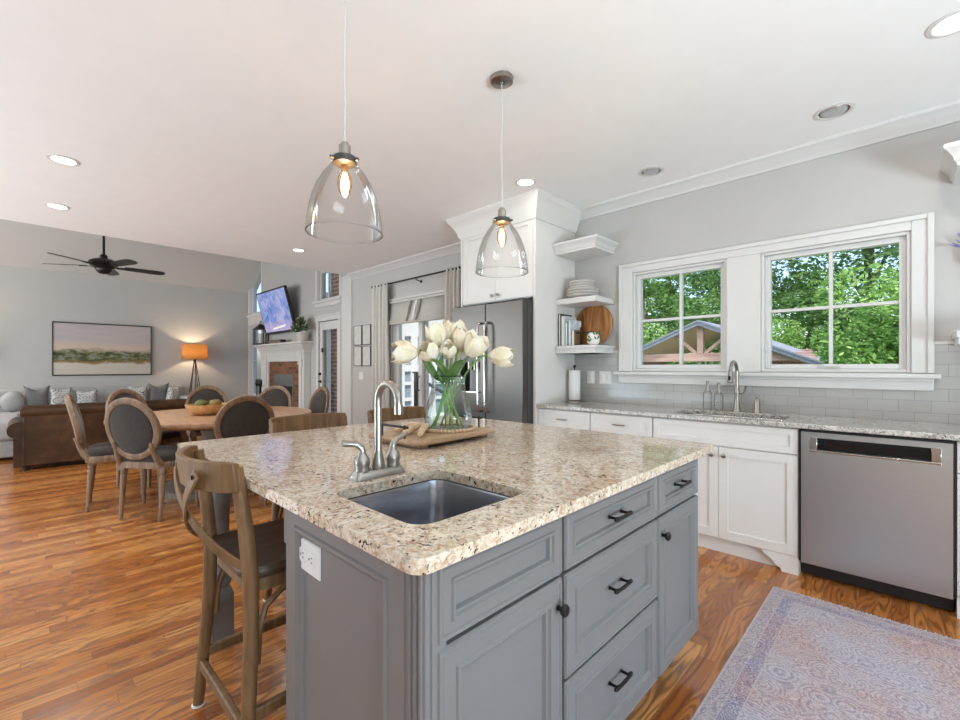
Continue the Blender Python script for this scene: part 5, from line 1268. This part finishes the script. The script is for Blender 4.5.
def cushion(y,z,w,h,mat_,lab,tilt=0.30,yaw=0.0,x=LX+0.46,name='throw_pillow',cat='cushion',fl=0.16,px=None,round_=False):
    t_=MB(); n=10; up_=[]; dn=[]
    for i in range(n+1):
        for j in range(n+1):
            u=-1+2*i/n; v=-1+2*j/n
            th=0.085*(max(0,(1-u**4)*(1-v**4)))**0.55
            if round_:
                r_=max(abs(u),abs(v)); 
                l_=math.hypot(u,v) or 1; k=r_/l_; uu,vv=u*k,v*k; th=0.08*math.sqrt(max(0,1-r_**2.6)); U,V=uu,vv
            else:
                pin=1-fl*(1-v*v)*abs(u)**1.0*0.35; pin2=1-fl*(1-abs(u)**1.3)*abs(v); U,V=u*pin,v*pin2
            up_.append((U*w/2,th,V*h/2)); dn.append((U*w/2,-th,V*h/2))
    N=(n+1)**2; fs=[]
    for i in range(n):
        for j in range(n):
            a=i*(n+1)+j; q=(a,a+1,a+n+2,a+n+1); fs.append(q); fs.append(tuple(N+k for k in reversed(q)))
    edge=[i*(n+1) for i in range(n+1)]+[n*(n+1)+j for j in range(1,n+1)]+[i*(n+1)+n for i in range(n-1,-1,-1)]+[j for j in range(n-1,0,-1)]
    for a,b in zip(edge,edge[1:]+edge[:1]): fs.append((a,b,N+b,N+a))
    mt=Matrix.Translation((x,y,z))@Matrix.Rotation(PI/2+yaw,4,'Z')@Matrix.Rotation(tilt,4,'X')
    t_.add(up_+dn,fs,mt); o=t_.build(name,mat_,ang=180); bm=bmesh.new(); bm.from_mesh(o.data); bmesh.ops.remove_doubles(bm,verts=bm.verts,dist=1e-4); bm.to_mesh(o.data); bm.free()
    return tag(o,lab,cat,'throw pillows on the grey sectional')
cushion(0.195,0.70,0.34,0.48,'cushgrey','mid grey square pillow with pointed corners, left end of the sectional',fl=0.42)
cushion(0.50,0.680,0.31,0.43,'cushpat','white pillow with grey medallions beside the left grey pillow',yaw=0.15,fl=0.3)
cushion(0.86,0.655,0.31,0.36,'cushpat','white patterned pillow just right of the edge-on dining chair',yaw=-0.1,fl=0.3)
cushion(1.63,0.685,0.32,0.44,'cushpat','white patterned pillow left of the grey pillow near the lamp',yaw=-0.1,fl=0.3)
cushion(1.965,0.70,0.36,0.48,'cushgrey','mid grey square pillow with pointed corners, near the floor lamp',fl=0.42)
cushion(2.20,0.665,0.22,0.38,'cushpat','white patterned pillow at the lamp end of the sectional',yaw=0.5,x=LX+0.50)
cushion(-0.10,0.655,0.30,0.38,'greyfab','round pale grey pillow at the far left beside the leather sofa arm',round_=True,x=LX+0.50)

# painting
pa=thing('framed_painting','wide framed landscape painting of a tree line hung on the end wall','painting',(LX+0.02,1.16,1.60))
y0,y1,z0,z1=0.405,1.925,1.085,2.11
p=MB()
for a,b,c,d in ((y0,y0+0.014,z0,z1),(y1-0.014,y1,z0,z1),(y0+0.014,y1-0.014,z0,z0+0.014),(y0+0.014,y1-0.014,z1-0.014,z1)): p.box(LX+0.002,LX+0.045,a,b,c,d)
p.build('frame','bronze',pa,bev=0.002); p=MB(); p.box(LX+0.004,LX+0.034,y0+0.0145,y1-0.0145,z0+0.0225,z1-0.0225); p.build('canvas','painting',pa,smooth=False)

# floor lamps
def floor_lamp(x,y,lab):
    t=thing('floor_lamp',lab,'floor lamp',(x,y,0))
    p=MB()
    for k in range(5):
        a=k*2*PI/5+0.3; p.tube([(x+0.20*math.cos(a),y+0.20*math.sin(a),0.0),(x+0.02*math.cos(a),y+0.02*math.sin(a),1.36)],0.008,8)
    p.lathe([(0.028,1.33),(0.028,1.40),(0.012,1.42),(0.012,1.47)],Matrix.Translation((x,y,0)),12); p.build('tripod','black',t)
    p=MB(); p.lathe([(0.245,1.42),(0.225,1.745)],Matrix.Translation((x,y,0)),32,False,False); p.build('lamp_shade','lampshade',t,solid=0.002,ang=60)
    M.setdefault('warmbulb',emit('warm_bulb',(1.0,0.75,0.45),20)); p=MB(); p.ball((x,y,1.53),0.035,n=14,k=8); p.build('bulb','warmbulb',t)
    point(t,'lamp_glow',(x,y,1.585),19,(1.0,0.74,0.46),0.04)
floor_lamp(LX+0.30,2.66,'black wire-legged floor lamp with glowing amber shade at the end of the sectional')
floor_lamp(LX+0.30,-0.95,'floor lamp with amber shade standing left of the photo, glowing on the end wall')

# ceiling fan
fx,fy,fz=-8.55,0.85,2.74
fn=thing('ceiling_fan','black five-blade ceiling fan on a long rod in the vaulted living room','ceiling fan',(fx,fy,fz))
zc=3.06+(-6.8-fx)*0.7208
p=MB(); p.cyl((fx,fy,fz+0.10),(fx,fy,zc-0.03),0.016,n=12); p.lathe([(0.03,fz+0.17),(0.045,fz+0.15),(0.045,fz+0.12),(0.03,fz+0.10)],Matrix.Translation((fx,fy,0)),16); p.build('rod','black',fn)
p=MB(); p.lathe([(0.02,zc-0.11),(0.06,zc-0.09),(0.075,zc-0.02)],Matrix.Translation((fx,fy,0)),18); p.build('ceiling_canopy','black',fn)
p=MB(); p.lathe([(0.03,fz+0.11),(0.12,fz+0.095),(0.175,fz+0.06),(0.18,fz+0.03),(0.15,fz-0.01),(0.10,fz-0.045),(0.09,fz-0.08),(0.06,fz-0.11),(0.01,fz-0.12)],Matrix.Translation((fx,fy,0)),28); p.build('motor','black',fn)
for k in range(5):
    a=math.radians(20+72*k); fr=Matrix.Translation((fx,fy,fz))@Matrix.Rotation(a,4,'Z')@Matrix.Rotation(math.radians(-11),4,'X')
    p=MB(); pl=[(0.24,-0.055),(0.30,-0.065),(0.62,-0.08),(0.70,-0.072),(0.745,-0.045),(0.755,0.0),(0.745,0.045),(0.70,0.072),(0.62,0.08),(0.30,0.065),(0.24,0.055)]
    p.prism(pl,-0.005,0.005,fr); b=p.build('blade','black',fn,ang=50)
    p=MB(); p.prism([(0.12,-0.02),(0.22,-0.035),(0.30,-0.035),(0.30,0.035),(0.22,0.035),(0.12,0.02)],-0.014,-0.0052,fr); p.build('blade_arm','black',b,ang=50)

# fireplace
FY=3.62
fp=thing('fireplace','white mantel fireplace with brick surround and dark firebox','fireplace',(-9.2,3.75,0))
A0,A1=-10.45,-8.12; ZT=1.735
p=MB(); prof=[(0,1.53),(0.012,1.53),(0.02,1.57),(0.05,1.61),(0.09,1.665),(0.10,1.69),(0.13,1.70),(0.13,ZT),(0,ZT)]
p.loft([[(A0-d+0.10,WY-0.002,z),(A0-d+0.10,FY+0.10-d,z),(A1+d-0.10,FY+0.10-d,z),(A1+d-0.10,WY-0.002,z)] for d,z in prof[:-1]]); p.build('mantel_shelf','trim',fp,ang=35)
B0,B1=-9.98,-8.47; BZ=1.36
p=MB(); p.box(A0+0.12,A1-0.12,FY+0.10,WY-0.002,BZ,1.53); p.panel(1.60,0.12,[(0,0),(0,0.012),(0.014,0.014),(0.02,0.004)],axes((-10.1,FY+0.10,1.385),(1,0,0),(0,0,1),(0,-1,0))); p.build('frieze','trim',fp,bev=0.004)
for x0,x1 in ((A0+0.12,B0),(B1,A1-0.12)):
    p=MB(); p.box(x0,x1,FY+0.10,WY-0.002,0,BZ); p.box(x0+0.06,x1-0.06,FY+0.075,FY+0.10,0.0,1.53); p.box(x0+0.04,x1-0.04,FY+0.06,FY+0.10,1.30,1.35); p.box(x0+0.03,x1-0.03,FY+0.05,FY+0.10,0,0.2); p.build('pilaster','trim',fp,bev=0.004)
p=MB(); wall_cells(p,'X',FY+0.13,WY-0.002,B0,B1,0.0,BZ,[(B0+0.27,B1-0.30,0.12,1.08)]); p.build('brick_surround','firebrick',fp,smooth=False)
p=MB(); wall_cells(p,'X',FY+0.12,FY+0.128,B0+0.25,B1-0.28,0.10,1.10,[(B0+0.31,B1-0.34,0.16,1.04)]); p.box(B0+0.31,B1-0.34,FY+0.12,FY+0.126,0.86,1.04); p.build('firebox_frame','midgrey',fp,bev=0.002)
p=MB(); p.box(B0+0.27,B1-0.30,WY-0.03,WY-0.005,0.12,1.08); p.build('firebox_back','blackplastic',fp,smooth=False)
M['ceralog']=plain('pale_ceramic_log',(0.45,0.43,0.40),0.8,vary=0.3)
p=MB(); rn=random.Random(2)
for k in range(9):
    x=B0+0.38+k*0.085; p.tube([(x,WY-0.12,0.16),(x+rn.uniform(-0.05,0.05),WY-0.10,0.62+rn.uniform(-0.06,0.1))],[0.03,0.022],8)
p.build('gas_logs','ceralog',fp)
# objects on the mantel
tv=thing('television','flat wall television tilted down over the mantel, showing a colourful cartoon scene','television',(-9.44,3.70,2.39))
wz=Vector((0,math.sin(0.27),math.cos(0.27))); 
tn=Vector((0,-0.885,-0.255)); up_=Vector((0,-0.222,0.87)); up_.normalize(); out=Vector((0,-up_.z,up_.y)); 
fr=axes((-10.16,3.755,1.955),(1,0,0),tuple(up_),tuple(out))
W_,H_=1.47,0.90
p=MB(); p.panel(W_,H_,[(0,-0.05),(0,0.0),(0.004,0.004),(0.022,0.004),(0.024,0.0015)],fr); p.build('housing','blackplastic',tv,ang=30)
p=MB(); scm=fr@Matrix.Translation((0.025,0.045,0.0022)); p.box(0,W_-0.05,0,H_-0.075,0,0.0012)
# local frame for the picture so its pattern lies in the screen
sc_o=p.build('screen','tv',None,smooth=False)
for v_ in sc_o.data.vertices: v_.co=Vector((v_.co.x,v_.co.z,v_.co.y))
sc_o.data.update(); bm=bmesh.new(); bm.from_mesh(sc_o.data); bmesh.ops.recalc_face_normals(bm,faces=bm.faces); bm.to_mesh(sc_o.data); bm.free()
sc_o.parent=tv; sc_o.matrix_local=Matrix.Translation(-OFF[tv.name])@scm@Matrix(((1,0,0,0),(0,0,1,0),(0,1,0,0),(0,0,0,1)))
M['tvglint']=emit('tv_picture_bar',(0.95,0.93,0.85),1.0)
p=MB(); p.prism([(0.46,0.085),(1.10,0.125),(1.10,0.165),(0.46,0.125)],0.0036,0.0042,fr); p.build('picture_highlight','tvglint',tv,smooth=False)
p=MB(); p.box(-9.6,-9.2,3.70,WY-0.002,2.2,2.55); p.build('mount','blackplastic',tv)
sb=thing('soundbar','low black media box on the mantel below the television','media box',(-9.5,3.68,ZT))
p=MB(); p.box(-9.92,-9.10,3.63,3.74,ZT+0.001,ZT+0.075); p.build('case','blackplastic',sb,bev=0.006)
p=MB(); p.box(-9.90,-9.12,3.6285,3.6315,ZT+0.010,ZT+0.066); p.build('grille','blackglass',sb,smooth=False)
ln=thing('lantern','dark metal lantern with white candle at the left end of the mantel','lantern',(-10.32,3.68,ZT))
lx,ly=-10.30,3.68
p=MB(); p.box(lx-0.15,lx+0.15,ly-0.12,ly+0.12,ZT+0.0005,ZT+0.03); p.box(lx-0.15,lx+0.15,ly-0.12,ly+0.12,ZT+0.34,ZT+0.36)
for sx in (-1,-0.33,0.33,1):
    for sy in (-1,1): p.box(lx+sx*0.14-0.008,lx+sx*0.14+0.008,ly+sy*0.11-0.008,ly+sy*0.11+0.008,ZT+0.03,ZT+0.34)
p.loft([[(lx+a*0.13*k,ly+b*0.10*k,z) for a,b in ((-1,-1),(1,-1),(1,1),(-1,1))] for k,z in ((1,ZT+0.36),(0.45,ZT+0.44),(0.25,ZT+0.46))]); p.tube(arc((lx,ly,ZT+0.49),0.04,0,2*PI,(1,0,0),(0,0,1),14),0.006,6); p.build('frame','bronze',ln)
p=MB(); p.cyl((lx,ly,ZT+0.031),(lx,ly,ZT+0.25),0.05,n=18); p.build('candle','white',ln)
M['sagelite']=plain('pale_seed_heads',(0.38,0.36,0.24),0.8,vary=0.3)
pp=thing('potted_plant','bushy green plant in a cream pot at the right end of the mantel','potted plant',(-8.33,3.70,ZT))
px2,py2=-8.25,3.70
p=MB(); p.lathe([(0.08,ZT+0.0005),(0.10,ZT+0.03),(0.118,ZT+0.14),(0.122,ZT+0.155),(0.11,ZT+0.155),(0.095,ZT+0.13)],Matrix.Translation((px2,py2,0)),22); p.build('pot','pot',pp)
p=MB(); q=MB(); rn=random.Random(8)
for k in range(150):
    a=rn.uniform(0,2*PI); e=rn.uniform(0.15,1.5); l_=rn.uniform(0.14,0.35); d=Vector((math.cos(a)*math.cos(e),-abs(math.sin(a))*math.cos(e)*0.75+0.1,math.sin(e)*1.0)); b_=Vector((px2,py2-0.02,ZT+0.16)); e_=b_+d*l_
    if e_.y>WY-0.07: e_.y=WY-0.07
    s_=d.cross(Vector((rn.uniform(-1,1),rn.uniform(-1,1),rn.uniform(-1,1)))).normalized()*0.022; m_=b_.lerp(e_,0.7)
    p.add([b_.lerp(e_,0.45),m_+s_,e_,m_-s_],[(0,1,2,3)])
    if k%6==0: q.ball((e_.x,min(e_.y,WY-0.06),e_.z),0.016,n=6,k=5)
p.build('foliage','sage',pp,smooth=False,solid=0.002); q.build('seed_heads','sagelite',pp)
# fireplace tools
ft_=thing('fireplace_tools','dark fireside tool stand left of the hearth','fireplace tools',(-9.60,3.42,0))
p=MB(); p.lathe([(0.12,0.0),(0.12,0.015),(0.02,0.03),(0.012,0.05),(0.012,0.92),(0.02,0.95)],Matrix.Translation((-9.60,3.42,0)),16); p.tube([(-9.75,3.42,0.86),(-9.45,3.42,0.86)],0.010,8); p.build('stand','bronze',ft_)
for dx in (-0.13,-0.04,0.05,0.14):
    p=MB(); p.cyl((-9.60+dx,3.39,0.12),(-9.60+dx,3.39,0.90),0.008,n=8); p.lathe([(0.012,0.86),(0.022,0.90),(0.022,0.97),(0.008,1.0)],Matrix.Translation((-9.60+dx,3.39,0)),10); p.build('tool','black',ft_)
p=MB(); p.lathe([(0.045,0.10),(0.05,0.25)],Matrix.Translation((-9.60+0.05,3.39,0)),10); p.build('brush','bronze',ft_)

# ---- wall by the patio door
k=0
for r_,z0,z1 in ((0,1.605,1.925),(1,1.265,1.585)):
    for c_,x0,x1 in ((0,-6.625,-6.385),(1,-6.360,-6.120)):
        lab=('upper' if r_==0 else 'lower')+(' left' if c_==0 else ' right')+' picture of the square of four thin-framed pictures beside the curtain'
        t=thing('picture_frame',lab,'picture',((x0+x1)/2,WY,(z0+z1)/2),'four pictures beside the curtain')
        p=MB()
        for a,b,c,d in ((x0,x0+0.006,z0,z1),(x1-0.006,x1,z0,z1),(x0+0.006,x1-0.006,z0,z0+0.010),(x0+0.006,x1-0.006,z1-0.006,z1)): p.box(a,b,WY-0.022,WY-0.001,c,d)
        p.build('frame','darkgrey',t,smooth=False)
        p=MB(); p.box(x0+0.0062,x1-0.0062,WY-0.016,WY-0.0012,z0+0.0102,z1-0.0062); 
        mm_=plain('pale_print_%d%d'%(r_,c_),(0.60,0.58,0.56),0.8,vary=0.12,vscale=12); p.build('print',mm_,t,smooth=False)
sw=thing('light_switch','white light switch plate below the four pictures','light switch',(-6.42,WY,1.10))
p=MB(); p.panel(0.12,0.12,[(0,0),(0,0.003),(0.003,0.006)],axes((-6.48,WY-0.001,1.045),(1,0,0),(0,0,1),(0,-1,0))); p.build('cover_plate','plastic',sw)
p=MB()
for dx in (-0.028,0.028): p.box(-6.42+dx-0.016,-6.42+dx+0.016,WY-0.010,WY-0.0065,1.072,1.138)
p.build('rocker','plastic',sw,bev=0.001)
# curtains on a rod
rd=thing('curtain_rod','thin dark curtain rod above the patio door','curtain rod',(-5.0,3.76,2.475))
p=MB(); p.cyl((-5.93,3.76,2.475),(-3.99,3.76,2.475),0.011,n=12); p.ball((-5.935,3.76,2.475),0.022,n=12,k=8); p.ball((-3.985,3.76,2.475),0.022,n=12,k=8); p.build('rod','bronze',rd)
for x in (-5.90,-4.86,-4.03):
    p=MB(); p.tube([(x,3.755,2.462),(x,3.79,2.44),(x,WY-0.002,2.435)],0.007,8); p.lathe([(0.02,0),(0.02,0.006)],frame((x,WY-0.001,2.435),(0,-1,0)),12); p.build('bracket','bronze',rd)
def curtain(x0,x1,waves,lab):
    p=MB(); n=waves*10; loops=[]
    zs=[0.02,0.6,1.2,1.8,2.3,2.43,2.455,2.50]
    for z in zs:
        k=0.75 if z>2.4 else 1.0
        loops.append([((x0+x1)/2+(x0+(x1-x0)*i/n-(x0+x1)/2)*(0.94 if z>1.5 else 1.0)+0.006*math.sin(z*2+i), 3.76+0.036*k*math.sin(2*PI*waves*i/n+0.25*math.sin(z*1.7))-0.0,z) for i in range(n+1)])
    p.loft(loops,False,False,False); o=p.build('curtain','curtain',solid=0.003,soff=0,ang=180); return tag(o,lab,'curtain','linen curtains at the patio door')
curtain(-5.97,-5.50,5,'oatmeal linen curtain panel at the left side of the patio door')
curtain(-4.27,-3.97,4,'oatmeal linen curtain panel at the right side of the patio door, by the fridge')
# roman shade
def mat_shade():
    m,nt,b=newmat('thin_shade_linen'); nt.nodes.remove(b); d=nd(nt,'BsdfDiffuse'); t_=nd(nt,'BsdfTranslucent')
    d.inputs[0].default_value=(0.66,0.64,0.61,1); t_.inputs[0].default_value=(0.75,0.73,0.70,1); s=nd(nt,'MixShader'); s.inputs[0].default_value=0.30
    lk(nt,d.outputs[0],s.inputs[1]); lk(nt,t_.outputs[0],s.inputs[2]); lk(nt,s.outputs[0],nt.nodes['Material Output'].inputs[0]); return m
M['shadefab']=mat_shade()
rs=thing('roman_shade','pale fabric roman shade gathered above the patio door glass','blind',(-4.9,3.82,2.2))
p=MB(); p.box(-5.54,-4.26,3.800,3.834,2.185,2.215); p.build('headrail','curtain',rs,bev=0.003)
p=MB(); prof=[(3.812,2.185),(3.806,2.08),(3.80,2.0),(3.785,1.955),(3.79,1.93),(3.80,1.95),(3.78,1.935),(3.775,1.905),(3.79,1.89),(3.772,1.90),(3.768,1.875),(3.79,1.865),(3.815,1.90)]
p.loft([[(x,y,z) for y,z in prof] for x in (-5.54,-5.2,-4.9,-4.6,-4.26)],False,False,False); p.build('fabric','shadefab',rs,solid=0.003,ang=40)
for x,mt_ in ((-5.02,'cushgrey'),(-4.90,'white'),(-4.80,'cushgrey')):
    p=MB(); p.strip([(x,3.805,2.18),(x-0.03,3.795,2.08),(x-0.06,3.786,1.96),(x-0.065,3.764,1.90)],0.045,0.004,(1,0,0)); p.build('slant_strip',mt_,rs)  # grey and white strips slanting over the fabric

# ================================================================ OUTSIDE
p=MB(); p.box(-32,22,4.03,40,-1.3,-1.1); struct(p.build('ground','grass',smooth=False))
M['yard']=plain('gravel_yard',(0.27,0.255,0.235),0.95,vary=0.2,vscale=3)
p=MB(); p.box(-32,22,-40,-3.3,-0.6,-0.3); p.box(2.95,22,-3.3,4.03,-0.6,-0.3); struct(p.build('ground','yard',smooth=False))
M['paving']=plain('pale_paving',(0.58,0.56,0.52),0.9,vary=0.1,vscale=4)
p=MB(); p.box(-14,-3.0,4.03,8.5,-1.1,-0.12); o=p.build('terrace','paving',smooth=False); struct(o)  # paving made pale and deep to bounce light up onto the ceiling
bp=thing('brick_pier','red brick chimney wall standing outside the living room door','brick wall',(-7.4,4.35,-0.12))
p=MB(); p.box(-7.95,-6.75,4.12,4.50,-0.12,6.0); p.build('brickwork','brick',bp,smooth=False)
p=MB(); p.box(-8.0,-6.7,4.07,4.55,6.0,6.12); p.build('cap','trim',bp,bev=0.01)
# porch wing seen through the patio door
pw=thing('porch_wing','white porch wing with blue-grey panes and a black door handle beyond the patio door','porch',(-9.0,7.4,-1.1))
PX=-9.0
holes=[]
ysp=[(5.6,5.86),(6.02,6.28),(6.62,6.82),(7.02,7.40),(7.62,8.0),(8.2,8.6)]
for (a,b) in ysp:
    for c,d in ((0.02,0.40),(0.48,0.80),(0.88,1.14),(1.30,1.62),(1.70,2.02)): holes.append((a,b,c,d))
p=MB(); wall_cells(p,'Y',PX-0.10,PX,4.08,9.2,-1.1,2.6,holes); p.build('white_wall','trim',pw,smooth=False)
p=MB()
for a,b,c,d in holes[::5]: p.box(PX-0.07,PX-0.065,a-0.02,b+0.02,0.0,2.05)
p.build('panes','bluepane',pw,smooth=False)
p=MB(); p.tube([(PX+0.002,6.45,0.98),(PX+0.05,6.45,1.0),(PX+0.05,6.45,1.14),(PX+0.002,6.45,1.16)],0.014,8); p.build('door_handle','black',pw)
p=MB(); p.box(PX-0.4,PX+0.05,4.08,9.3,2.6,2.85); p.build('eave','trim',pw,bev=0.01)
hr=thing('stair_rail','dark grey stair rail with a post outside the patio door','railing',(-7.6,5.9,-0.12))
p=MB(); p.box(-6.98,-6.86,5.35,5.47,-0.12,1.12); p.box(-7.0,-6.84,5.33,5.49,1.12,1.16); p.build('post','darkgrey',hr,bev=0.005)
p=MB(); p.tube([(-6.92,5.45,1.02),(-6.6,6.6,0.35)],0.035,8); p.build('rail','darkgrey',hr)
# garden pavilion
pv=thing('garden_pavilion','timber gable pavilion with blue-grey roof in the garden','pavilion',(-5.2,18,-1.1))
gx,gy,gz=-5.17,16.0,2.83; hwid,sl=3.55,0.43
zE=gz-hwid*sl
for s in (-1,1):
    p=MB(); p.loft([[(gx,y,gz),(gx+s*hwid,y,zE),(gx+s*hwid,y,zE-0.16),(gx,y,gz-0.16)] for y in (gy-0.02,gy+0.06)]); p.build('rake_board','roofshingle',pv,smooth=False)
    p=MB(); p.loft([[(gx,y,gz+0.02),(gx+s*(hwid+0.05),y,zE),(gx+s*(hwid+0.05),y,zE-0.06),(gx,y,gz-0.04)] for y in (gy-0.05,gy+5.0)]); p.build('roof_slope','roofshingle',pv,smooth=False)
    p=MB(); p.loft([[(gx,y,gz-0.045),(gx+s*(hwid-0.02),y,zE-0.05),(gx+s*(hwid-0.02),y,zE-0.08),(gx,y,gz-0.08)] for y in (gy+0.07,gy+4.95)]); p.build('roof_boards','pavsoffit',pv,smooth=False)
    p=MB(); p.cyl((gx+s*0.14,gy+0.30,1.70),(gx+s*0.85,gy+0.30,gz-0.50),0.07,n=6); p.build('brace','pavwood',pv)
    for y in (gy+0.3,gy+4.6):
        p=MB(); p.box(gx+s*3.0-0.12,gx+s*3.0+0.12,y-0.12,y+0.12,-1.1,zE+0.25); p.build('post','pavwood',pv,bev=0.01)
    p=MB(); p.box(gx+s*3.0-0.1,gx+s*3.0+0.1,gy+0.42,gy+4.48,zE+0.02,zE+0.2); p.build('eave_beam','pavwood',pv)
p=MB(); p.box(gx-3.6,gx+3.6,gy-0.2,gy+5.2,-1.1,-1.02); p.build('bounce_slab','paving',pv,smooth=False)  # unseen slab added so its pale bounce lights the roof boards
p=MB(); p.box(gx-3.2,gx+3.2,gy+0.2,gy+0.4,1.44,1.72); p.build('tie_beam','pavwood',pv,bev=0.01)
p=MB(); p.box(gx-0.10,gx+0.10,gy+0.2,gy+0.4,1.72,gz-0.14); p.build('king_post','pavwood',pv,bev=0.01)
p=MB(); p.box(gx+0.7,gx+1.35,gy+3.2,gy+3.9,-1.1,3.25); p.build('chimney','trim',pv,bev=0.02)
p=MB(); p.box(gx-0.2,gx+2.6,gy+4.0,gy+4.4,-1.1,1.9); p.build('hearth_wall','brick',pv,smooth=False)

# trees beyond the garden
def leafcloud(n, clusters, seed, size):
    r=random.Random(seed); vs=[]; fs=[]
    for k in range(n):
        c=r.choice(clusters)
        while True:
            d=Vector((r.uniform(-1,1),r.uniform(-1,1),r.uniform(-1,1)))
            if 0.05<d.length<1: break
        d=d.normalized()*(d.length**0.45)
        pos=Vector((c[0]+d.x*c[3],c[1]+d.y*c[3],c[2]+d.z*c[3]*0.72))
        a=Vector((r.gauss(0,1),r.gauss(0,1),r.gauss(0,0.5))).normalized(); b=a.cross(Vector((r.gauss(0,1),r.gauss(0,1),r.gauss(0,1)))).normalized()
        s=size*r.uniform(0.6,1.3); i=len(vs)
        vs+=[pos-a*s,pos+b*s*0.42,pos+a*s,pos-b*s*0.42]; fs.append((i,i+1,i+2,i+3))
    return vs,fs
def tree_proto(seed, hgt, rad, mat_, lab, n=15000, size=0.12, low=0.12):
    r=random.Random(seed); t=thing('leafy_tree',lab,'tree',(0,0,0),'trees beyond the garden')
    cl=[]
    for k in range(22):
        z=hgt*(low+(1-low)*k/21); rr_=rad*(0.45+0.75*math.sin(PI*min(1,0.25+0.75*k/21)))*0.75
        a=r.uniform(0,2*PI); cl.append((math.cos(a)*rr_*r.uniform(0.2,0.9),math.sin(a)*rr_*r.uniform(0.2,0.9),z,rad*r.uniform(0.32,0.55)))
    vs_,fs=leafcloud(n,cl,seed+50,size); p=MB(); p.v=vs_; p.f=fs; p.build('foliage',mat_,t,smooth=False)
    p=MB(); p.tube([(0,0,0),(0.1,0.05,hgt*0.3),(-0.05,0.1,hgt*0.6),(0.05,0,hgt*0.9)],[0.2,0.16,0.11,0.03],9)
    for k in range(7):
        c=cl[4+k*2]; p.tube([(0,0.05,c[2]*0.72),(c[0]*0.5,c[1]*0.5,c[2]*0.9),(c[0],c[1],c[2])],[0.08,0.05,0.015],7)
    p.build('trunk','bark',t); return t
protos=[tree_proto(1,9.5,2.6,'leafA','x'),tree_proto(2,11,2.8,'leafB','x'),tree_proto(3,7.0,2.4,'leafA','x'),tree_proto(4,4.0,1.9,'leafA','x',14000,0.075,0.05)]
tspots=[(3,3.9,12.6),(3,-0.2,13.5),(0,3.4,18.6),(2,7.2,16.5),(1,-1.2,24.7),(0,-10.4,23.6),(1,-15.4,26.5),(3,-12.3,19.6),(1,4.4,24.8),(2,-3.7,29.6),(0,8.8,22.0),(1,-20.5,25.0),(1,-6.3,24.9),(0,-12.4,32.5),(1,1.8,31.0),(0,-8.9,30.8),(3,-4.3,22.9)]
labs=['fresh green leafy tree beyond the garden, seen through the kitchen windows','tall dark green tree at the back of the garden, seen through the kitchen windows','mid-height fresh green tree in the garden, seen through the kitchen windows','low bright green bushy tree in the garden, seen through the kitchen windows']
used=set(); rn=random.Random(4)
for (k,x,y) in tspots:
    rz=rn.uniform(0,6.28)
    if k in used: copy_tree(protos[k],(x,y,-1.1),rz,labs[k],labs[k].split(',')[0]+' kind')
    else:
        used.add(k); o=protos[k]; o.location=(x,y,-1.1); o.rotation_euler=(0,0,rz); o['label']=labs[k]; o['group']=labs[k].split(',')[0]+' kind'
